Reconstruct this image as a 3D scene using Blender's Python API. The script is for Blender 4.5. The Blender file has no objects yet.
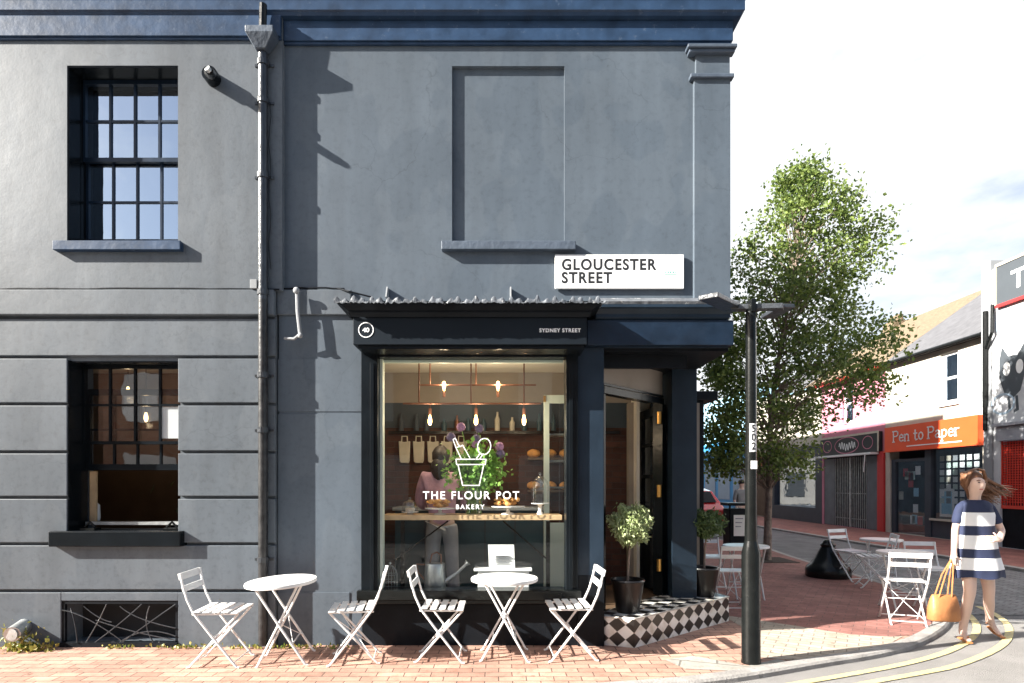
import bpy, bmesh, math, random
import numpy as np
from mathutils import Vector, Matrix
random.seed(7); np.random.seed(7)
C = bpy.context.scene.collection
R = math.radians
CX, HY, F, EYE = 500.0, 484.0, 600.0, 1.55
def X(px, Y): return (px - CX) * Y / F          # survey of the photograph: real place at real distance Y
def Z(py, Y): return EYE - (py - HY) * Y / F
OFF = {}
# ------------------------------------------------------------------ materials
def newmat(name):
    m = bpy.data.materials.new(name); m.use_nodes = True
    nt = m.node_tree; b = nt.nodes['Principled BSDF']
    return m, nt, b
def N(nt, t, **kw):
    n = nt.nodes.new(t)
    for k, v in kw.items():
        if hasattr(n, k): setattr(n, k, v)
    return n
def mat(name, col, rough=.6, var=.15, vscale=3., bump=.0, bscale=40., metal=0., spec=.5, coat=0., dr=0., col2=None, detail=6., wear=None):
    m, nt, b = newmat(name)
    tc = N(nt, 'ShaderNodeTexCoord')
    no = N(nt, 'ShaderNodeTexNoise'); no.inputs['Scale'].default_value = vscale; no.inputs['Detail'].default_value = detail
    nt.links.new(tc.outputs['Object'], no.inputs['Vector'])
    cr = N(nt, 'ShaderNodeValToRGB')
    c2 = col2 or tuple(min(1, c * (1 + var)) for c in col)
    cr.color_ramp.elements[0].color = (*[c * (1 - var) for c in col], 1)
    cr.color_ramp.elements[1].color = (*c2, 1)
    cr.color_ramp.elements[0].position = .3; cr.color_ramp.elements[1].position = .7
    nt.links.new(no.outputs['Fac'], cr.inputs['Fac'])
    out = cr.outputs['Color']
    if wear:
        wn = N(nt, 'ShaderNodeTexNoise'); wn.inputs['Scale'].default_value = wear[1]; wn.inputs['Detail'].default_value = 10; wn.inputs['Roughness'].default_value = .7
        nt.links.new(tc.outputs['Object'], wn.inputs['Vector'])
        wr = N(nt, 'ShaderNodeValToRGB'); wr.color_ramp.elements[0].position = wear[2]; wr.color_ramp.elements[1].position = wear[2] + .06
        nt.links.new(wn.outputs['Fac'], wr.inputs['Fac'])
        mx = N(nt, 'ShaderNodeMix'); mx.data_type = 'RGBA'
        nt.links.new(wr.outputs['Color'], mx.inputs[0]); nt.links.new(out, mx.inputs[6]); mx.inputs[7].default_value = (*wear[0], 1)
        out = mx.outputs[2]
    nt.links.new(out, b.inputs['Base Color'])
    b.inputs['Roughness'].default_value = rough; b.inputs['Metallic'].default_value = metal
    b.inputs['Specular IOR Level'].default_value = spec; b.inputs['Coat Weight'].default_value = coat
    b.inputs['Diffuse Roughness'].default_value = dr
    if bump:
        bn = N(nt, 'ShaderNodeTexNoise'); bn.inputs['Scale'].default_value = bscale; bn.inputs['Detail'].default_value = 8
        nt.links.new(tc.outputs['Object'], bn.inputs['Vector'])
        bp = N(nt, 'ShaderNodeBump'); bp.inputs['Strength'].default_value = bump; bp.inputs['Distance'].default_value = .02
        nt.links.new(bn.outputs['Fac'], bp.inputs['Height']); nt.links.new(bp.outputs['Normal'], b.inputs['Normal'])
    return m
def render_coat(name, col, var=.1, streak=.12, bump=.35, rough=.55, dr=.6, patch=None):
    """painted stucco: fine grain, trowel waves, faint vertical rain streaks and scuffs"""
    m, nt, b = newmat(name)
    tc = N(nt, 'ShaderNodeTexCoord')
    def noise(scale, det, sc=(1, 1, 1), rough_=.5):
        mp = N(nt, 'ShaderNodeMapping'); mp.inputs['Scale'].default_value = sc
        nt.links.new(tc.outputs['Object'], mp.inputs['Vector'])
        n = N(nt, 'ShaderNodeTexNoise'); n.inputs['Scale'].default_value = scale; n.inputs['Detail'].default_value = det; n.inputs['Roughness'].default_value = rough_
        nt.links.new(mp.outputs['Vector'], n.inputs['Vector']); return n.outputs['Fac']
    def ramp(f, a, bcol, p0=.3, p1=.7):
        r = N(nt, 'ShaderNodeValToRGB'); r.color_ramp.elements[0].color = (*a, 1); r.color_ramp.elements[1].color = (*bcol, 1)
        r.color_ramp.elements[0].position = p0; r.color_ramp.elements[1].position = p1
        nt.links.new(f, r.inputs['Fac']); return r.outputs['Color']
    def mul(a, c):
        x = N(nt, 'ShaderNodeMix'); x.data_type = 'RGBA'; x.blend_type = 'MULTIPLY'; x.inputs[0].default_value = 1
        nt.links.new(a, x.inputs[6]); nt.links.new(c, x.inputs[7]); return x.outputs[2]
    base = ramp(noise(.9, 8), [c * (1 - var) for c in col], [c * (1 + var) for c in col])
    st = ramp(noise(5, 6, (1, 1, .12), .6), [1 - streak] * 3, [1, 1, 1])
    sp = ramp(noise(16, 10, (1, 1, 1), .75), [1 - streak * .9] * 3, [1.0] * 3, .34, .5)
    chip = ramp(noise(38, 6, (1, 1, .6), .7), [1.0] * 3, [1.28] * 3, .69, .73)
    # hairline cracks, painted over and dirt-filled, only in patches
    vn = N(nt, 'ShaderNodeTexVoronoi'); vn.feature = 'DISTANCE_TO_EDGE'; vn.inputs['Scale'].default_value = .9
    wn = N(nt, 'ShaderNodeTexNoise'); wn.inputs['Scale'].default_value = 2.5; wn.inputs['Detail'].default_value = 8; nt.links.new(tc.outputs['Object'], wn.inputs['Vector'])
    wa = N(nt, 'ShaderNodeVectorMath'); wa.operation = 'MULTIPLY_ADD'; wa.inputs[1].default_value = (.5, .5, .5)
    nt.links.new(wn.outputs['Color'], wa.inputs[0]); nt.links.new(tc.outputs['Object'], wa.inputs[2]); nt.links.new(wa.outputs[0], vn.inputs['Vector'])
    ck = ramp(vn.outputs['Distance'], [.78] * 3, [1.0] * 3, .0, .005)
    ms = N(nt, 'ShaderNodeMix'); ms.data_type = 'RGBA'; ms.inputs[7].default_value = (1, 1, 1, 1)
    mk = ramp(noise(.8, 3), [0, 0, 0], [1, 1, 1], .47, .53); nt.links.new(mk, ms.inputs[0]); nt.links.new(ck, ms.inputs[6])
    patch_ = ramp(noise(1.7, 2, (1, 1, .7)), [.93, .94, .95], [1.04, 1.03, 1.02], .49, .51)
    nt.links.new(mul(mul(mul(mul(mul(base, st), sp), chip), ms.outputs[2]), patch_), b.inputs['Base Color'])
    b.inputs['Roughness'].default_value = rough; b.inputs['Diffuse Roughness'].default_value = dr
    b.inputs['Specular IOR Level'].default_value = .35
    ad = N(nt, 'ShaderNodeMath'); ad.operation = 'ADD'
    m2 = N(nt, 'ShaderNodeMath'); m2.operation = 'MULTIPLY'; m2.inputs[1].default_value = .13
    nt.links.new(noise(4, 5), ad.inputs[0]); nt.links.new(noise(55, 6), m2.inputs[0]); nt.links.new(m2.outputs[0], ad.inputs[1])
    bp = N(nt, 'ShaderNodeBump'); bp.inputs['Strength'].default_value = bump; bp.inputs['Distance'].default_value = .012
    nt.links.new(ad.outputs[0], bp.inputs['Height']); nt.links.new(bp.outputs['Normal'], b.inputs['Normal'])
    return m
def brickmat(name, c1, c2, mortar, w, h, rot=0., msize=.006, rough=.85, plane='xy', bias=0., bump=.5, offset=.5, var=.25, dirt=.3):
    m, nt, b = newmat(name)
    tc = N(nt, 'ShaderNodeTexCoord'); mp = N(nt, 'ShaderNodeMapping')
    if plane == 'xz': mp.inputs['Rotation'].default_value = (R(-90), 0, 0)
    elif plane == 'yz': mp.inputs['Rotation'].default_value = (0, R(90), R(90))
    else: mp.inputs['Rotation'].default_value = (0, 0, rot)
    nt.links.new(tc.outputs['Object'], mp.inputs['Vector'])
    vec = mp.outputs['Vector']
    if plane == 'yz':
        sp = N(nt, 'ShaderNodeSeparateXYZ'); cb = N(nt, 'ShaderNodeCombineXYZ')
        nt.links.new(tc.outputs['Object'], sp.inputs[0]); nt.links.new(sp.outputs['Y'], cb.inputs['X']); nt.links.new(sp.outputs['Z'], cb.inputs['Y']); vec = cb.outputs[0]
    if plane == 'xz':
        sp = N(nt, 'ShaderNodeSeparateXYZ'); cb = N(nt, 'ShaderNodeCombineXYZ')
        nt.links.new(tc.outputs['Object'], sp.inputs[0]); nt.links.new(sp.outputs['X'], cb.inputs['X']); nt.links.new(sp.outputs['Z'], cb.inputs['Y']); vec = cb.outputs[0]
    # slight wobble so the courses are not ruler-straight
    wn = N(nt, 'ShaderNodeTexNoise'); wn.inputs['Scale'].default_value = 2.2; nt.links.new(tc.outputs['Object'], wn.inputs['Vector'])
    va = N(nt, 'ShaderNodeVectorMath'); va.operation = 'MULTIPLY_ADD'; va.inputs[1].default_value = (.02, .02, 0)
    nt.links.new(wn.outputs['Color'], va.inputs[0]); nt.links.new(vec, va.inputs[2])
    br = N(nt, 'ShaderNodeTexBrick'); br.offset = offset
    br.inputs['Color1'].default_value = (*c1, 1); br.inputs['Color2'].default_value = (*c2, 1); br.inputs['Mortar'].default_value = (*mortar, 1)
    br.inputs['Scale'].default_value = 1; br.inputs['Brick Width'].default_value = w; br.inputs['Row Height'].default_value = h
    br.inputs['Mortar Size'].default_value = msize; br.inputs['Bias'].default_value = bias; br.inputs['Mortar Smooth'].default_value = .3
    nt.links.new(va.outputs[0], br.inputs['Vector'])
    dn = N(nt, 'ShaderNodeTexNoise'); dn.inputs['Scale'].default_value = 1.7; dn.inputs['Detail'].default_value = 10; dn.inputs['Roughness'].default_value = .65
    nt.links.new(tc.outputs['Object'], dn.inputs['Vector'])
    dr_ = N(nt, 'ShaderNodeValToRGB'); dr_.color_ramp.elements[0].color = (1 - dirt,) * 3 + (1,); dr_.color_ramp.elements[1].color = (1.1, 1.1, 1.1, 1)
    dr_.color_ramp.elements[0].position = .3; dr_.color_ramp.elements[1].position = .62
    nt.links.new(dn.outputs['Fac'], dr_.inputs['Fac'])
    mx = N(nt, 'ShaderNodeMix'); mx.data_type = 'RGBA'; mx.blend_type = 'MULTIPLY'; mx.inputs[0].default_value = 1
    nt.links.new(br.outputs['Color'], mx.inputs[6]); nt.links.new(dr_.outputs['Color'], mx.inputs[7])
    sv = N(nt, 'ShaderNodeTexVoronoi'); sv.inputs['Scale'].default_value = 3.2; sv.inputs['Randomness'].default_value = 1
    nt.links.new(tc.outputs['Object'], sv.inputs['Vector'])
    sr = N(nt, 'ShaderNodeValToRGB'); sr.color_ramp.elements[0].color = (.5, .48, .45, 1); sr.color_ramp.elements[1].color = (1, 1, 1, 1); sr.color_ramp.elements[0].position = .05; sr.color_ramp.elements[1].position = .075
    nt.links.new(sv.outputs['Distance'], sr.inputs['Fac'])
    gn = N(nt, 'ShaderNodeTexNoise'); gn.inputs['Scale'].default_value = 9; gn.inputs['Detail'].default_value = 10; gn.inputs['Roughness'].default_value = .8; nt.links.new(tc.outputs['Object'], gn.inputs['Vector'])
    gr_ = N(nt, 'ShaderNodeValToRGB'); gr_.color_ramp.elements[0].color = (.62, .58, .54, 1); gr_.color_ramp.elements[0].position = .36; gr_.color_ramp.elements[1].position = .5; nt.links.new(gn.outputs['Fac'], gr_.inputs['Fac'])
    ma = N(nt, 'ShaderNodeMix'); ma.data_type = 'RGBA'; ma.blend_type = 'MULTIPLY'; ma.inputs[0].default_value = 1 if plane == 'xy' else 0
    mb_ = N(nt, 'ShaderNodeMix'); mb_.data_type = 'RGBA'; mb_.blend_type = 'MULTIPLY'; mb_.inputs[0].default_value = .8
    nt.links.new(mx.outputs[2], ma.inputs[6]); nt.links.new(sr.outputs[0], ma.inputs[7]); nt.links.new(ma.outputs[2], mb_.inputs[6]); nt.links.new(gr_.outputs[0], mb_.inputs[7])
    nt.links.new(mb_.outputs[2], b.inputs['Base Color']); b.inputs['Roughness'].default_value = rough
    bp = N(nt, 'ShaderNodeBump'); bp.inputs['Strength'].default_value = bump; bp.inputs['Distance'].default_value = .008; bp.invert = True
    fn = N(nt, 'ShaderNodeTexNoise'); fn.inputs['Scale'].default_value = 60; nt.links.new(tc.outputs['Object'], fn.inputs['Vector'])
    ad = N(nt, 'ShaderNodeMath'); ad.operation = 'MULTIPLY_ADD'; ad.inputs[1].default_value = .4
    nt.links.new(fn.outputs['Fac'], ad.inputs[0]); nt.links.new(br.outputs['Fac'], ad.inputs[2])
    nt.links.new(ad.outputs[0], bp.inputs['Height']); nt.links.new(bp.outputs['Normal'], b.inputs['Normal'])
    return m
def glassmat(name, refl=.1, tint=(1, 1, 1), wav=.0, rough=.0, ior=1.5):
    m, nt, b = newmat(name); nt.nodes.remove(b)
    out = nt.nodes['Material Output']
    tr = N(nt, 'ShaderNodeBsdfTransparent'); tr.inputs[0].default_value = (*tint, 1)
    gl = N(nt, 'ShaderNodeBsdfGlossy'); gl.inputs['Roughness'].default_value = rough; gl.inputs['Color'].default_value = (.80, .90, 1, 1) if name == 'sash_glass' else (1, 1, 1, 1)  # blue of the mirrored sky is put into the sash panes' reflection colour
    fr = N(nt, 'ShaderNodeLayerWeight'); fr.inputs['Blend'].default_value = .5
    pw_ = N(nt, 'ShaderNodeMath'); pw_.operation = 'POWER'; pw_.inputs[1].default_value = 5; nt.links.new(fr.outputs['Facing'], pw_.inputs[0])
    ad = N(nt, 'ShaderNodeMath'); ad.operation = 'ADD'; ad.inputs[1].default_value = refl + .03; ad.use_clamp = True
    nt.links.new(pw_.outputs[0], ad.inputs[0])
    mx = N(nt, 'ShaderNodeMixShader')
    nt.links.new(ad.outputs[0], mx.inputs[0]); nt.links.new(tr.outputs[0], mx.inputs[1]); nt.links.new(gl.outputs[0], mx.inputs[2])
    nt.links.new(mx.outputs[0], out.inputs[0])
    if wav:
        tc = N(nt, 'ShaderNodeTexCoord'); no = N(nt, 'ShaderNodeTexNoise'); no.inputs['Scale'].default_value = 2.5
        bp = N(nt, 'ShaderNodeBump'); bp.inputs['Strength'].default_value = wav; bp.inputs['Distance'].default_value = .02
        nt.links.new(tc.outputs['Object'], no.inputs['Vector']); nt.links.new(no.outputs['Fac'], bp.inputs['Height'])
        nt.links.new(bp.outputs['Normal'], gl.inputs['Normal'])
    return m
def emit(name, col, s):
    m, nt, b = newmat(name)
    b.inputs['Base Color'].default_value = (*col, 1); b.inputs['Emission Color'].default_value = (*col, 1); b.inputs['Emission Strength'].default_value = s
    return m
def leafmat(name, ca, cb, trans=.35, scale=2.5):
    m, nt, b = newmat(name)
    ge = N(nt, 'ShaderNodeNewGeometry')
    cr = N(nt, 'ShaderNodeValToRGB'); cr.color_ramp.elements[0].color = (*ca, 1); cr.color_ramp.elements[1].color = (*cb, 1)
    nt.links.new(ge.outputs['Random Per Island'], cr.inputs['Fac'])
    b.inputs['Roughness'].default_value = .45
    nt.links.new(cr.outputs[0], b.inputs['Base Color'])
    tl = N(nt, 'ShaderNodeBsdfTranslucent'); nt.links.new(cr.outputs[0], tl.inputs[0])
    mx = N(nt, 'ShaderNodeMixShader'); mx.inputs[0].default_value = trans
    nt.links.new(b.outputs[0], mx.inputs[1]); nt.links.new(tl.outputs[0], mx.inputs[2])
    nt.links.new(mx.outputs[0], nt.nodes['Material Output'].inputs[0])
    return m
def uvcheck(name, white, black):
    m, nt, b = newmat(name)
    tc = N(nt, 'ShaderNodeTexCoord'); sp = N(nt, 'ShaderNodeSeparateXYZ'); nt.links.new(tc.outputs['UV'], sp.inputs[0])
    def mth(op, a, v=None, b2=None):
        n = N(nt, 'ShaderNodeMath'); n.operation = op; nt.links.new(a, n.inputs[0])
        if b2 is not None: nt.links.new(b2, n.inputs[1])
        elif v is not None: n.inputs[1].default_value = v
        return n.outputs[0]
    s = mth('ADD', mth('FLOOR', sp.outputs['X']), b2=mth('FLOOR', sp.outputs['Y']))
    par = mth('FLOORED_MODULO', s, 2.0)
    mx = N(nt, 'ShaderNodeMix'); mx.data_type = 'RGBA'; nt.links.new(par, mx.inputs[0]); mx.inputs[6].default_value = (*white, 1); mx.inputs[7].default_value = (*black, 1)
    # grout
    fx = mth('ABSOLUTE', mth('SUBTRACT', mth('FRACT', sp.outputs['X']), .5)); fy = mth('ABSOLUTE', mth('SUBTRACT', mth('FRACT', sp.outputs['Y']), .5))
    g = mth('GREATER_THAN', mth('MAXIMUM', fx, b2=fy), .485)
    m2 = N(nt, 'ShaderNodeMix'); m2.data_type = 'RGBA'; nt.links.new(g, m2.inputs[0]); nt.links.new(mx.outputs[2], m2.inputs[6]); m2.inputs[7].default_value = (.3, .28, .25, 1)
    nz = N(nt, 'ShaderNodeTexNoise'); nz.inputs['Scale'].default_value = 7; nz.inputs['Detail'].default_value = 9; nt.links.new(tc.outputs['Object'], nz.inputs['Vector'])
    rr = N(nt, 'ShaderNodeValToRGB'); rr.color_ramp.elements[0].position = .32; rr.color_ramp.elements[1].position = .55; rr.color_ramp.elements[0].color = (.72, .66, .58, 1)
    nt.links.new(nz.outputs['Fac'], rr.inputs['Fac'])
    m3 = N(nt, 'ShaderNodeMix'); m3.data_type = 'RGBA'; m3.blend_type = 'MULTIPLY'; m3.inputs[0].default_value = 1
    nt.links.new(m2.outputs[2], m3.inputs[6]); nt.links.new(rr.outputs[0], m3.inputs[7])
    nt.links.new(m3.outputs[2], b.inputs['Base Color']); b.inputs['Roughness'].default_value = .3
    return m
M = {}
M['stucco'] = render_coat('stucco_grey', (.108, .136, .168), var=.11, streak=.18, bump=.24, rough=.5)
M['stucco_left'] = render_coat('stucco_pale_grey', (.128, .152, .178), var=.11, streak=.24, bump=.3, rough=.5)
M['navy'] = mat('navy_gloss_paint', (.02, .042, .085), .4, .3, 6, .22, 9, spec=.3, wear=((.05, .075, .12), 16, .6))
M['navyd'] = mat('deep_navy_paint', (.009, .018, .034), .3, .3, 5, .2, 10, spec=.3)
M['ledge'] = mat('painted_ledge', (.06, .078, .105), .5, .2, 5, .3, 20)
M['lead'] = mat('weathered_lead', (.10, .11, .125), .5, .4, 9, .9, 11, wear=((.45, .45, .44), 14, .6))
M['black'] = mat('black_gloss_paint', (.005, .007, .009), .25, .3, 4, .12, 12, spec=.16)
M['blackmatt'] = mat('black_satin_paint', (.008, .010, .013), .45, .25, 4, .15, 20, spec=.12)
M['bluecol'] = mat('dark_blue_paint', (.016, .027, .042), .32, .2, 3, .15, 14, spec=.2)
M['fascia'] = mat('shop_board_black', (.010, .014, .019), .45, .15, 2, spec=.12)
M['steelblack'] = mat('black_iron', (.006, .007, .007), .25, .3, 10, .07, 30, spec=.3)
M['pipe'] = mat('painted_downpipe', (.03, .034, .04), .3, .3, 8, .3, 25, coat=.3)
M['rustpipe'] = mat('worn_downpipe', (.013, .014, .016), .35, .5, 14, .2, 30, col2=(.04, .04, .041))
M['white'] = mat('white_paint', (.72, .72, .71), .35, .06, 12, wear=((.34, .26, .2), 26, .67))
M['signwhite'] = mat('enamel_white', (.82, .82, .8), .3, .02)
M['ink'] = mat('black_lettering', (.012, .013, .015), .5, .05)
M['inkgreen'] = mat('green_emblem', (.05, .3, .25), .5, .05)
M['decal'] = mat('white_vinyl', (.95, .95, .95), .6, .0)
M['palegreen'] = mat('pale_green_wood', (.52, .6, .54), .45, .05)
M['beige'] = mat('beige_plaster', (.24, .21, .18), .8, .08)
M['ceiling'] = mat('cream_ceiling', (.68, .64, .56), .9, .03)
M['intbrick'] = brickmat('interior_brick', (.045, .016, .012), (.08, .03, .02), (.05, .035, .03), .22, .075, plane='xz')
M['teal'] = mat('teal_panel', (.02, .055, .075), .5, .15)
M['darkblue'] = mat('dark_blue_wall', (.03, .045, .06), .7, .15)
M['wood'] = mat('pale_oak', (.55, .38, .22), .45, .18, 9)
M['woodwall'] = mat('plywood_wall', (.12, .075, .045), .55, .2, 4)
M['copper'] = mat('copper_tube', (.16, .07, .045), .4, .1, metal=.6)
M['brass'] = mat('brass', (.75, .42, .12), .3, .1, metal=.9)
M['bulb'] = emit('filament_bulb', (1, .6, .24), 2.2)
M['bulbglass'] = glassmat('bulb_glass', .08, (1, .95, .85))
M['canvas'] = mat('natural_canvas', (.46, .42, .34), .9, .12, 7, .3, 90)
M['shopglass'] = glassmat('shop_glass', .008, (.95, .98, .97), .03)
M['skyglass'] = glassmat('sash_glass', .62, (.75, .8, .85), .10)
M['sashglass'] = glassmat('lower_sash_glass', .11, (.85, .88, .9), .1)
M['clearglass'] = glassmat('clear_glass', .08, (.95, .97, .97))
M['zinc'] = mat('galvanised_zinc', (.48, .5, .5), .35, .25, 8, .2, 20, metal=.7)
M['paper'] = mat('white_paper', (.8, .8, .78), .8, .02)
M['pastry'] = mat('baked_pastry', (.62, .3, .09), .5, .4, 14, .4, 40)
M['icing'] = mat('cake_icing', (.75, .6, .5), .5, .2, 20)
M['china'] = mat('white_china', (.8, .8, .8), .2, .02)
M['stem'] = leafmat('cut_stems', (.12, .28, .04), (.28, .5, .1), .2)
M['bloom'] = mat('allium_bloom', (.5, .25, .42), .8, .35, 50, .8, 90)
M['bloomdark'] = mat('faded_allium_bloom', (.2, .15, .26), .8, .35, 50, .8, 90)
M['tile'] = uvcheck('diamond_tile', (.8, .79, .75), (.012, .011, .011))
M['tilewhite'] = mat('tile_edge', (.45, .43, .39), .5, .15)
M['brickpave'] = brickmat('pink_brick_paving', (.34, .185, .135), (.46, .28, .21), (.10, .065, .05), .22, .11, rot=0, msize=.005)
M['redpave'] = brickmat('red_brick_paving', (.24, .095, .078), (.31, .135, .11), (.12, .07, .06), .215, .105, rot=R(33), msize=.004, dirt=.35)
M['farpave'] = brickmat('far_red_brick_paving', (.25, .09, .075), (.32, .13, .1), (.12, .07, .06), .21, .105, rot=R(90), msize=.004)
M['buff'] = brickmat('buff_tactile_paving', (.36, .305, .24), (.43, .37, .30), (.2, .165, .13), .2, .1, rot=R(31), msize=.006, dirt=.25)
M['slab'] = brickmat('grey_concrete_slab', (.3, .29, .26), (.36, .34, .3), (.16, .15, .13), .6, .5, rot=R(20), msize=.01, dirt=.2)
M['kerb'] = mat('kerb_stone', (.28, .265, .25), .8, .25, 5, .4, 50, wear=((.2, .19, .18), 5, .6))
M['asphalt'] = mat('asphalt', (.12, .12, .125), .85, .2, 2, .8, 160, col2=(.17, .17, .175), wear=((.16, .16, .16), 120, .62))
M['roadpale'] = mat('worn_pale_asphalt', (.22, .21, .2), .85, .15, 2, .7, 150, wear=((.32, .31, .3), 90, .6))
M['setts'] = brickmat('grey_granite_setts', (.15, .15, .155), (.22, .22, .225), (.08, .08, .08), .2, .1, rot=R(60), msize=.009, bump=1)
M['yellow'] = mat('yellow_line_paint', (.56, .47, .22), .7, .1, 6, .3, 80, wear=((.26, .25, .22), 22, .53))
M['bark'] = mat('tree_bark', (.16, .11, .08), .85, .35, 9, 1., 22, col2=(.32, .25, .2))
M['leaf'] = leafmat('tree_leaf', (.055, .10, .022), (.24, .31, .075), .42)
M['olive'] = leafmat('olive_leaf', (.2, .27, .09), (.48, .54, .3), .2)
M['olivedark'] = leafmat('box_leaf', (.05, .09, .03), (.12, .18, .06), .2)
M['weed'] = leafmat('weed_leaf', (.12, .2, .03), (.4, .3, .08), .2)
M['soil'] = mat('soil', (.04, .028, .02), .95, .4, 20, .8, 60)
M['clay'] = mat('black_plant_pot', (.012, .011, .011), .3, .3, 5, .2, 12, spec=.4)
M['cream'] = mat('cream_render', (.46, .43, .36), .8, .1, 2, wear=((.36, .33, .27), 6, .62))
M['pink'] = mat('pink_render', (.5, .19, .25), .8, .1, 2)
M['red'] = mat('red_board', (.5, .03, .03), .4, .05)
M['redgrille'] = mat('red_metal', (.6, .05, .03), .5, .1)
M['orange'] = mat('orange_red_board', (.72, .085, .02), .45, .04)
M['slate'] = mat('slate_roof', (.10, .10, .108), .7, .2, 5, .5, 30, wear=((.16, .155, .145), 30, .6))
M['mossroof'] = mat('lichen_tile_roof', (.17, .125, .08), .9, .3, 12, 1., 30)
M['shopdark'] = mat('navy_shop_paint', (.035, .045, .062), .45, .15)
M['greygrille'] = mat('grey_shutter_metal', (.13, .145, .165), .4, .15, metal=.3)
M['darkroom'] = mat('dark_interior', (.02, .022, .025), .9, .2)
M['blueshop'] = mat('blue_shop_paint', (.05, .3, .6), .5, .1)
M['paleblue'] = mat('pale_blue_render', (.35, .6, .75), .7, .1)
M['carred'] = mat('red_car_paint', (.55, .015, .02), .25, .03, coat=.6)
M['tyre'] = mat('rubber', (.02, .02, .02), .8, .1)
M['skin'] = mat('skin', (.64, .45, .37), .5, .06, 5)
M['hair'] = mat('brown_hair', (.17, .078, .038), .45, .3, 30, .4, 80)
M['darkhair'] = mat('dark_hair', (.015, .012, .011), .5, .3, 30, .3, 80)
M['navycloth'] = mat('navy_cloth', (.018, .026, .065), .85, .12, 12, .2, 140)
M['whitecloth'] = mat('white_cloth', (.78, .78, .78), .85, .03, 12, .2, 140)
M['greycloth'] = mat('grey_cloth', (.32, .33, .36), .9, .15, 6, .3, 60)
M['mauve'] = mat('mauve_cloth', (.5, .3, .38), .9, .25, 9, .3, 60)
M['tan'] = mat('tan_leather', (.4, .165, .06), .5, .15, 6, .2, 30)
M['terrace'] = brickmat('terrace_brick', (.3, .13, .08), (.38, .2, .13), (.3, .27, .22), .22, .075, plane='xz')
M['numwhite'] = mat('white_sticker', (.8, .8, .8), .5, .02)
M['greypier'] = mat('grey_render', (.24, .25, .26), .8, .08)
M['muralwall'] = mat('white_wall_paint', (.55, .56, .57), .8, .08, 2, wear=((.44, .45, .46), 5, .62))
M['murpale'] = mat('pale_mural_blue', (.33, .42, .5), .8, .05)
M['signgrey'] = mat('slate_grey_board', (.06, .07, .08), .5, .05)
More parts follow.
